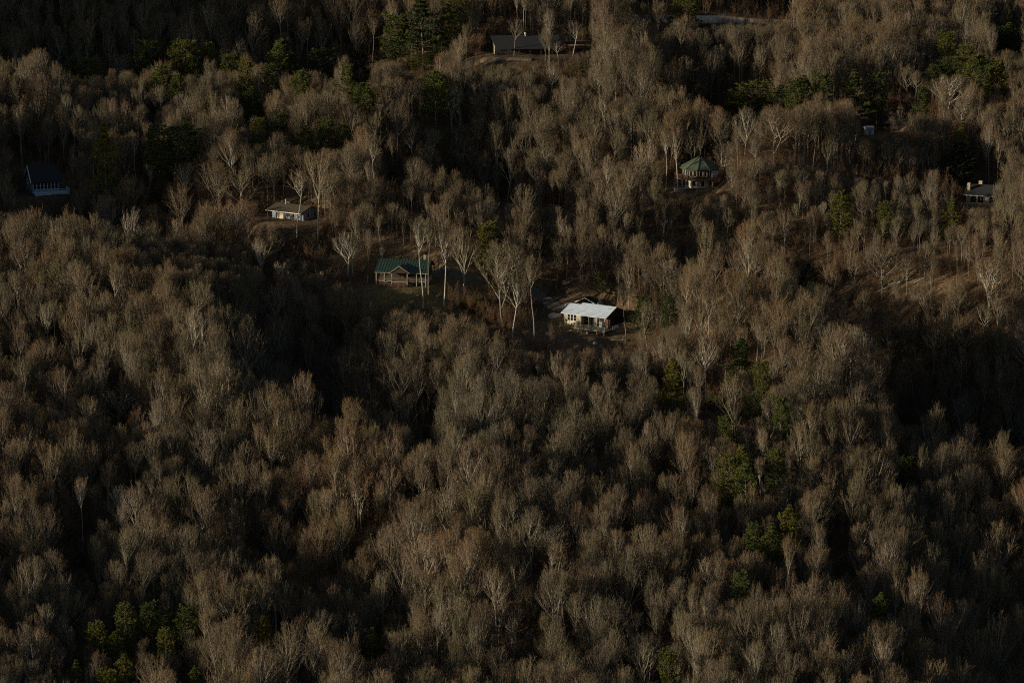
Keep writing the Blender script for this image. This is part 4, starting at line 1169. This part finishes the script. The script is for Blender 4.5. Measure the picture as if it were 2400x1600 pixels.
# base x, base y, top y, crown width (photo pixels), proto (or 'L' leafy), pale bark, description
HEROES = [
 (992,722,498,70,6,1,"tall pale-trunked tree directly right of the green-roofed cabin"),
 (1005,690,505,60,6,0,"brown-trunked tall tree close behind the cabin's tall pale one"),
 (1040,715,508,60,2,1,"slim pale tree, second trunk right of the green-roofed cabin"),
 (1086,690,520,80,3,0,"forked tree midway between cabin and big round crown"),
 (1178,770,560,160,1,0,"big round brown crown between the cabin and the white-roofed house"),
 (1208,740,520,90,4,0,"tall dark tree against the big round crown's shaded side"),
 (1252,796,590,60,6,0,"tall straight trunk standing alone left of the white-roofed house"),
 (1200,790,640,60,2,1,"pale slender tree left of the tall lone straight trunk"),
 (815,646,535,80,3,1,"pale multi-stemmed tree at the left of the green-roofed cabin"),
 (828,642,560,44,2,1,"slim pale stem beside the cabin's multi-stemmed tree"),
 (1468,812,655,60,6,0,"slim tree touching the white-roofed house's shaded gable"),
 (1522,850,700,60,2,0,"second slim tree right of the white-roofed house"),
 (1657,965,775,80,4,1,"tree on a straight white trunk above the narrow green pine"),
 (697,556,395,70,6,1,"tree with the brightest thin straight trunk before the low-roofed house"),
 (745,580,345,115,0,0,"broad greenish crown right of the low-roofed house"),
 (568,520,390,110,'L',0,"russet-leaved oak nearer the low-roofed house"),
 (503,545,375,92,'L',0,"russet-leaved oak beside the pale forked trunk"),
 (437,500,378,70,5,1,"pale crooked forked tree left of the russet oaks"),
 (350,460,380,60,2,1,"pale slanting tree below the narrow golden-topped pine"),
 (1290,1345,1225,130,5,1,"big bright fan-shaped crown of the lower middle woodland"),
 (1060,312,200,100,5,1,"spreading tree with bright limbs below the mushroom pine"),
 (1010,385,300,110,1,1,"bright brushy crown at the edge of the central dark gap"),
 (1342,158,48,60,6,1,"pale slim tree at the shaded end of the long dark house"),
 (1286,250,140,50,2,1,"slim pale-trunked tree downhill of the long dark house"),
 (1410,270,150,66,0,0,"reddish oval tree with a lit trunk, third downhill of the long house"),
 (1515,425,255,90,7,0,"tall leaning trunk left of the ten-sided house"),
 (1561,448,300,50,6,1,"tall twin-like pale trunk just left of the ten-sided house"),
 (1588,450,290,50,2,1,"crooked pale trunk crossing the ten-sided house's deck"),
 (2224,285,172,110,5,1,"spreading bright crown below the upper right pine clump"),
 (1746,368,245,64,3,1,"forked white-barked tree below the wide yellow-green pine"),
 (1815,390,245,110,1,0,"broad dome-shaped bare crown on the right ridge"),
 (2068,700,565,120,5,0,"spreading tree above the fallen logs"),
 (2315,760,600,130,5,1,"spreading tree with bright low limbs at the far right"),
 (612,665,552,60,3,1,"bright small fan-shaped tree below the low-roofed house"),
 (655,695,612,50,2,1,"slim pale twin in the dark gap below the low-roofed house"),
 (750,700,634,34,2,1,"lone slender tree in the dark left of the cabin lawn"),
 (1250,1015,880,110,5,0,"spreading tree with a bright elbowed limb at the picture's middle"),
 (285,1275,1135,90,1,1,"pale-limbed tree with broken bright branches, lower left"),
 (276,1020,905,130,5,1,"spreading vase with bright forks in the left woodland"),
 (1200,1520,1410,90,5,1,"bright vase-shaped tree of the bottom middle"),
 (1495,1585,1480,80,7,1,"leaning tree with a white trunk at the bottom"),
 (700,1598,1505,84,5,1,"silvery branching tree near the bottom left pines"),
 (194,1300,1110,50,6,1,"thin curving pale trunk in the lower left woodland"),
 (878,1425,1362,84,5,0,"low bright fan crown by the reddish bare patch"),
 (1572,760,608,120,1,0,"large round brown crown right of the white-roofed house"),
 (1703,660,556,80,0,0,"pale fluffy crown on the right spur's crest"),
 (132,150,76,60,5,0,"lone grey tree in the shaded top corner"),
 (165,262,196,26,2,1,"white broken snag in the upper left woodland"),
 (762,200,158,60,5,1,"small silvery spreading tree by the bushy round pine"),
 (303,225,125,60,2,0,"upright brushy tree first in the upper pine row"),
 (1160,98,38,66,'L',0,"reddish-leaved tree at the sunlit gable of the long dark house"),
 (1205,130,40,56,0,0,"thin tree in front of the long dark house's roof"),
 (1310,150,95,36,2,1,"small pale forked tree before the long dark house's shaded end"),
 (1800,1180,1130,40,'L',0,"small russet-leaved oak above the leaning pine pair"),
 (2034,1000,870,100,'L',0,"russet-brown oak at the big dark hollow's lower edge"),
 (1860,950,860,100,'L',0,"brown-leaved oak right of the dark shaggy pine"),
 (2093,312,262,46,3,0,"forked tree before the dark cottage roof"),
 (1700,420,330,60,3,0,"multi-stemmed tree touching the ten-sided house's shaded side"),
]
hero_pts = []
trees = []     # x, y, z, proto, scale xy, scale z, rot, label, leafy/pale
rh = np.random.default_rng(77)
for bx, by, ty, w, k, pale, desc in HEROES:
    p, t = ground_hit(bx, by)
    sc = 8817 / t
    Hm = (by - ty) / sc
    q = LEAFY if k == 'L' else B[k]
    sz = Hm / q['H']; sx = (w / sc) / (2 * q['R'])
    sx = min(max(sx, sz * .4), sz * 1.9)
    o = thing("bare_tree", desc, "bare tree", None, tuple(p), rh.random() * 6.28, (sx, sx, sz))
    part("trunk", q['trunk'] if (k == 'L' or not pale) else q['pt'], o)
    part("crown", q['crown'] if (k == 'L' or not pale) else pale_crown(k), o)
    PROT.append((bx - w * .42, ty, bx + w * .42, ty + (by - ty) * .55, t, .5))
    if by - ty > 90: PROT.append((bx - 5, ty + 20, bx + 5, by - 8, t, .75 if pale else .4))
    hero_pts.append((p[0], p[1], w / sc * .3))
    LANDMARKS.append((bx, (by + ty) / 2, "the " + desc)) if len(desc.split()) < 8 else None

for q_, a in enumerate(FB): PROT.append((*a, {1310: 1.2, 850: 1.2, 1560: 1.1, 2020: 1.2, 40: 1.2, 2255: 1.0, 2070: .9, 606: .9, 1135: .7}.get(a[0], .7)))
for key, dz_, r_, reach in (('white', .5, 6, 70), ('green', 1.5, 9, 70), ('round', .5, 7, 120), ('flat', 2.0, 6, 60), ('tan', .5, 5, 70), ('shed', .5, 2, 30), ('long', 1.0, 6, 25)):
    p_ = SITES[key][0]; SUNWAY.append((p_[0] - (8 if key in ('long', 'green') else 0), p_[1] + 4, p_[2] + dz_, r_, reach))
PROT.append((1245, 770, 1470, 812, ground_hit(1350, 812)[1], 1.2))
for px_, py_, r_, reach in ((1290, 785, 8, 120), (1000, 700, 7, 120), (1180, 725, 7, 120), (1240, 770, 7, 120), (1390, 805, 7, 120), (1680, 46, 5, 170), (1740, 48, 5, 170), (1810, 50, 5, 170), (870, 675, 5, 110), (1090, 700, 4, 60)):
    p_ = ground_hit(px_, py_)[0]; SUNWAY.append((p_[0], p_[1], p_[2] + .3, r_, reach))
PROT.append((850, 655, 1000, 700, ground_hit(900, 690)[1], 1.0))
PROT.append((1020, 640, 1200, 715, ground_hit(1100, 715)[1], .55))
PROT.append((1240, 690, 1330, 770, ground_hit(1300, 770)[1], 1.1))
PROT.append((1655, 22, 1842, 52, ground_hit(1750, 52)[1], 1.1)); PROT.append((1109, 134, 1250, 146, ground_hit(1180, 146)[1], 1.0))
PROT.append((1980, 640, 2220, 685, ground_hit(2100, 685)[1], .3))
PROT = np.array(PROT)
CLEAR = []
for px, py, r in [(1340, 790, 10), (1300, 760, 8), (1400, 800, 9), (1290, 725, 6), (930, 690, 9), (1000, 690, 6), (880, 680, 7), (1090, 690, 6), (1440, 815, 7), (1250, 800, 6),
                  (830, 690, 5), (1350, 745, 6), (2110, 665, 3), (1500, 800, 4), (980, 1290, 5), (860, 1320, 4)]:
    p, _ = ground_hit(px, py); CLEAR.append((p[0], p[1], r))
for x, y, z, r1, r2 in PADS: CLEAR.append((x, y, r1 + .5))
CLEAR = np.array(CLEAR)
TH = np.array(pine_pts + hero_pts)

def keep_out(x, y, road=True):
    ok = np.ones(len(x), bool)
    for cx, cy, r in CLEAR: ok &= np.hypot(x - cx, y - cy) > r
    for c, w in ROADS:
        for q in c[::2]: ok &= np.hypot(x - q[0], y - q[1]) > w
    return ok

def fill(step, x0, x1, y0, y1, jit, seed):
    r = np.random.default_rng(seed)
    xs, ys = np.meshgrid(np.arange(x0, x1, step), np.arange(y0, y1, step * .87))
    xs = xs + (np.arange(xs.shape[0]) % 2)[:, None] * step / 2
    x = (xs + r.normal(size=xs.shape) * step * jit).ravel(); y = (ys + r.normal(size=ys.shape) * step * jit).ravel()
    return x, y, r

x, y, r = fill(4.05, -290, 190, -300, 440, .42, 21)
main = len(x)
x2, y2, r = fill(5.4, -200, 190, -300, 440, .4, 22)      # the thinner, lower trees between the tall ones
x, y = np.concatenate([x, x2]), np.concatenate([y, y2])
young = np.arange(len(x)) >= main
ok = keep_out(x, y)
for cx, cy, rad in TH: ok &= np.hypot(x - cx, y - cy) > max(1.8, rad)
z = terrain(x, y)
half = 1.06 * TANH * (np.hypot(y - CAM[1], 190)) + 16
ok &= (x < half) & (x > -half - 95)
x, y, z, young = x[ok], y[ok], z[ok], young[ok]
n = len(x)
lowf = np.sin(x * .05 + 1) * np.sin(y * .043 + .5) + .6 * np.sin(x * .11 + y * .07)
k = r.choice(len(B), n, p=WTS / WTS.sum())
sc_ = np.clip(.69 + .06 * lowf + r.normal(size=n) * .13, .4, 1.1)
for px_, py_, rad in ((1000, 480, 26), (1150, 530, 22), (850, 430, 18), (1900, 440, 34), (2080, 520, 36), (2250, 380, 30), (1620, 520, 20), (1750, 500, 20), (1350, 470, 16), (200, 250, 22), (1150, 195, 16), (2100, 300, 14)):
    p_ = ground_hit(px_, py_, 12)[0]; w_ = np.exp(-((x - p_[0]) ** 2 + (y - p_[1]) ** 2) / rad ** 2)
    sc_ = sc_ * (1 - .24 * w_)
sc_ = np.where(young, .34 + .26 * r.random(n), sc_)
sxy = sc_ * (.68 + .48 * r.random(n))
BH = np.array([b['H'] for b in B]); BR = np.array([b['R'] for b in B])
top = np.stack([x, y, z + BH[k] * sc_], -1); mid = np.stack([x, y, z + BH[k] * sc_ * .72], -1); bot = np.stack([x, y, z], -1)
tx, ty_, _ = project(top); mx_, my_, dist = project(mid); bx_, by_, _ = project(bot)
pxm = 8817 / dist
wpx = BR[k] * sxy * pxm * .8
u = r.random(n)
cut = .6 + .42 * r.random(n)
lim = BH[k] * sc_                        # tallest the tree may be
half_w = BR[k] * sxy * .85
for x0, y0, x1, y1, d0, pr in PROT:      # younger growth where the photograph shows what stands behind
    c = (mx_ + wpx > x0) & (mx_ - wpx < x1) & (dist < d0 + 3) & (by_ > y0) & (ty_ < y1) & (u < pr)
    lim = np.where(c, np.minimum(lim, (by_ - y1) / pxm * cut), lim)
SD = np.array(SUN_DIR)
for sx0, sy0, sz0, rad, reach in SUNWAY:
    for_x, for_y = x - sx0, y - sy0
    hd = SD[:2] / np.linalg.norm(SD[:2])
    along = for_x * hd[0] + for_y * hd[1]; side = np.abs(-for_x * hd[1] + for_y * hd[0])
    c = (along > 0) & (along < reach) & (side < rad + half_w * .7)
    lim = np.where(c, np.minimum(lim, sz0 + along * math.tan(SUN_EL) - z + 1.0), lim)
fac = lim / (BH[k] * sc_)
keep = fac > .13
small_ = (fac < 1)
sc_ = np.where(small_, sc_ * fac, sc_); sxy = np.where(small_, sxy * np.maximum(fac, .3) ** .8, sxy)
wpx = np.where(small_, wpx * np.maximum(fac, .3) ** .8, wpx); ty_ = np.where(small_, by_ - lim * pxm, ty_)
x, y, z, k, sc_, sxy, dist, mx_, my_, wpx, ty_, by_ = [a[keep] for a in (x, y, z, k, sc_, sxy, dist, mx_, my_, wpx, ty_, by_)]
n = len(x)
rot = r.random(n) * 6.283
fx = np.clip((np.minimum(mx_ + wpx, 2400) - np.maximum(mx_ - wpx, 0)) / (2 * wpx), 0, 1)
fy = np.clip((np.minimum(by_, 1600) - np.maximum(ty_, 0)) / (by_ - ty_), 0, 1)
area = wpx * (by_ - ty_) * fx * fy
area[(my_ > 1592) | (mx_ < 8) | (mx_ > 2392)] = 0
NI = 300 - len(HEROES)
big = np.argsort(-area)[:NI]
single = np.zeros(n, bool); single[big] = True
ORD = ["nearest", "second nearest", "third nearest", "fourth nearest", "fifth nearest", "sixth nearest", "seventh nearest", "eighth nearest", "ninth nearest", "tenth nearest", "eleventh nearest", "twelfth nearest", "thirteenth nearest", "fourteenth nearest"]
lm = [l for l in LANDMARKS if l[1] > 950 and len(l[2].split()) <= 8]
lx = np.array([l[0] for l in lm]); ly = np.array([l[1] for l in lm])
slots = {}
for i in big:
    dx, dy = mx_[i] - lx, my_[i] - ly
    j = int(np.argmin(np.hypot(dx, dy)))
    side = ("right of" if dx[j] > 0 else "left of") if abs(dx[j]) > abs(dy[j]) else ("below" if dy[j] > 0 else "above")
    slots.setdefault((j, side, int(k[i])), []).append((math.hypot(dx[j], dy[j]), i))
for (j, side, kk), lst in slots.items():
    lst.sort()
    for q, (_, i) in enumerate(lst):
        w_ = KIND_WORD[kk] + " bare tree"
        desc = (w_ + " " if len(lst) == 1 else ORD[min(q, 13)] + " " + w_ + " ") + side + " " + lm[j][2]
        ws = desc.split()
        if len(ws) > 16: desc = " ".join(ws[:16])
        o = thing("bare_tree", desc, "bare tree", "bare trees of the lower woodland", (x[i], y[i], z[i] - .1), rot[i], (sxy[i], sxy[i], sc_[i]))
        part("trunk", B[kk]['trunk'], o); part("crown", B[kk]['crown'], o)

# the rest of the wood: one object, its trees set out by geometry nodes
def scatter(name, P, idx, scl, rz, protos, mat_):
    pc = bpy.data.collections.new(name + "_kinds")
    for i, me in enumerate(protos):
        ob = bpy.data.objects.new("%s_kind_%02d" % (name, i), me); pc.objects.link(ob)
    me = bpy.data.meshes.new(name)
    me.vertices.add(len(P)); me.vertices.foreach_set("co", np.asarray(P, np.float32).ravel())
    a = me.attributes.new("kind_index", 'INT', 'POINT'); a.data.foreach_set("value", np.asarray(idx, np.int32))
    a = me.attributes.new("size", 'FLOAT_VECTOR', 'POINT'); a.data.foreach_set("vector", np.asarray(scl, np.float32).ravel())
    rv_ = np.zeros((len(P), 3), np.float32); rv_[:, 2] = rz
    a = me.attributes.new("turn", 'FLOAT_VECTOR', 'POINT'); a.data.foreach_set("vector", rv_.ravel())
    o = part(name, me, None)
    o['kind'] = 'stuff'
    ng = bpy.data.node_groups.new(name, 'GeometryNodeTree')
    ng.interface.new_socket("Geometry", in_out='INPUT', socket_type='NodeSocketGeometry')
    ng.interface.new_socket("Geometry", in_out='OUTPUT', socket_type='NodeSocketGeometry')
    N, Lk = ng.nodes, ng.links
    gi, go = N.new("NodeGroupInput"), N.new("NodeGroupOutput")
    ci = N.new("GeometryNodeCollectionInfo"); ci.inputs["Collection"].default_value = pc; ci.inputs["Separate Children"].default_value = True; ci.inputs["Reset Children"].default_value = True
    ip = N.new("GeometryNodeInstanceOnPoints"); ip.inputs["Pick Instance"].default_value = True
    def attr(nm, ty):
        q = N.new("GeometryNodeInputNamedAttribute"); q.data_type = ty; q.inputs["Name"].default_value = nm
        return next(s for s in q.outputs if s.enabled and s.name == "Attribute")
    Lk.new(gi.outputs[0], ip.inputs["Points"]); Lk.new(ci.outputs[0], ip.inputs["Instance"])
    Lk.new(attr("kind_index", 'INT'), ip.inputs["Instance Index"])
    Lk.new(attr("size", 'FLOAT_VECTOR'), ip.inputs["Scale"])
    er = N.new("FunctionNodeEulerToRotation"); Lk.new(attr("turn", 'FLOAT_VECTOR'), er.inputs[0]); Lk.new(er.outputs[0], ip.inputs["Rotation"])
    Lk.new(ip.outputs[0], go.inputs[0])
    md = o.modifiers.new("scatter", 'NODES'); md.node_group = ng
    return o
rest = ~single
wd = scatter("bare_woodland", np.stack([x, y, z - .1], -1)[rest], k[rest], np.stack([sxy, sxy, sc_], -1)[rest], rot[rest], [b['joined'] for b in B], M_TWIG)
wd['label'] = "mass of leafless grey-brown trees covering the whole slope"; wd['category'] = "woodland"
print("TREES", n, "single", len(big))

# undergrowth of saplings and brush
SAPS = []
for s_ in range(4):
    rr_ = np.random.default_rng(50 + s_); sp = Soup()
    m_ = 5 + s_
    b0 = np.zeros((m_, 3)); b0[:, :2] = rr_.normal(size=(m_, 2)) * .5; b0[:, 2] = -.2
    d0 = np.stack([rr_.normal(size=m_) * .25, rr_.normal(size=m_) * .25, np.ones(m_)], -1)
    L0 = 3.5 + rr_.random(m_) * 3
    P0 = grow(b0, d0, L0, 5, .3, .15, rr_); sp.tubes(P0, np.linspace(1, .3, 5)[None] * np.full((m_, 1), .035), 4, 0)
    b1, d1, L1, _ = spawn(P0, 12, .15, 1, .5, .38, L0, rr_); P1 = grow(b1, d1, L1, 3, .6, .2, rr_); sp.tubes(P1, np.array([1, .7, .4])[None] * np.full((len(L1), 1), .014), 3, 0)
    b2, d2, L2, _ = spawn(P1, 6, .1, 1, .5, .6, L1, rr_); sp.slivers(b2, b2 + d2 * L2[:, None], np.full(len(b2), .03), 0, rr_)
    SAPS.append(sp.mesh("sapling", [M_SAP]))
x, y, r = fill(3.1, -170, 150, -290, 420, .4, 33)
half = 1.03 * TANH * (np.hypot(y - CAM[1], 190)) + 6
ok = (abs(x) < half)
for X0, Y0, Z0, r1, r2 in PADS: ok &= np.hypot(x - X0, y - Y0) > r1 + .5
for c, w in ROADS:
    for q in c[::2]: ok &= np.hypot(x - q[0], y - q[1]) > w - .6
z = terrain(x, y); hz = .55 + .5 * r.random(len(x)) + .2 * np.sin(x * .13) * np.sin(y * .11)
for cx, cy, rad in CLEAR[:17]:
    inside = np.hypot(x - cx, y - cy) < rad
    hz = np.where(inside, hz * .38, hz); ok &= ~(inside & (r.random(len(x)) < .88))
tx, ty_, dist = project(np.stack([x, y, z + hz * 5.5], -1)); bx_, by_, _ = project(np.stack([x, y, z], -1))
for x0, y0, x1, y1, d0 in FB:
    ok &= ~((tx > x0 - 6) & (tx < x1 + 6) & (ty_ < y1 - 4) & (by_ > y0) & (dist < d0 + 2))
x, y, z, hz = x[ok], y[ok], z[ok], hz[ok]
ug = scatter("undergrowth", np.stack([x, y, z], -1), r.integers(0, 4, len(x)), np.stack([hz * 1.1] * 2 + [hz], -1), r.random(len(x)) * 6.28, SAPS, M_SAP)
ug['label'] = "reddish brown brush and saplings under the bare trees"; ug['category'] = "undergrowth"
print("SAPLINGS", len(x))
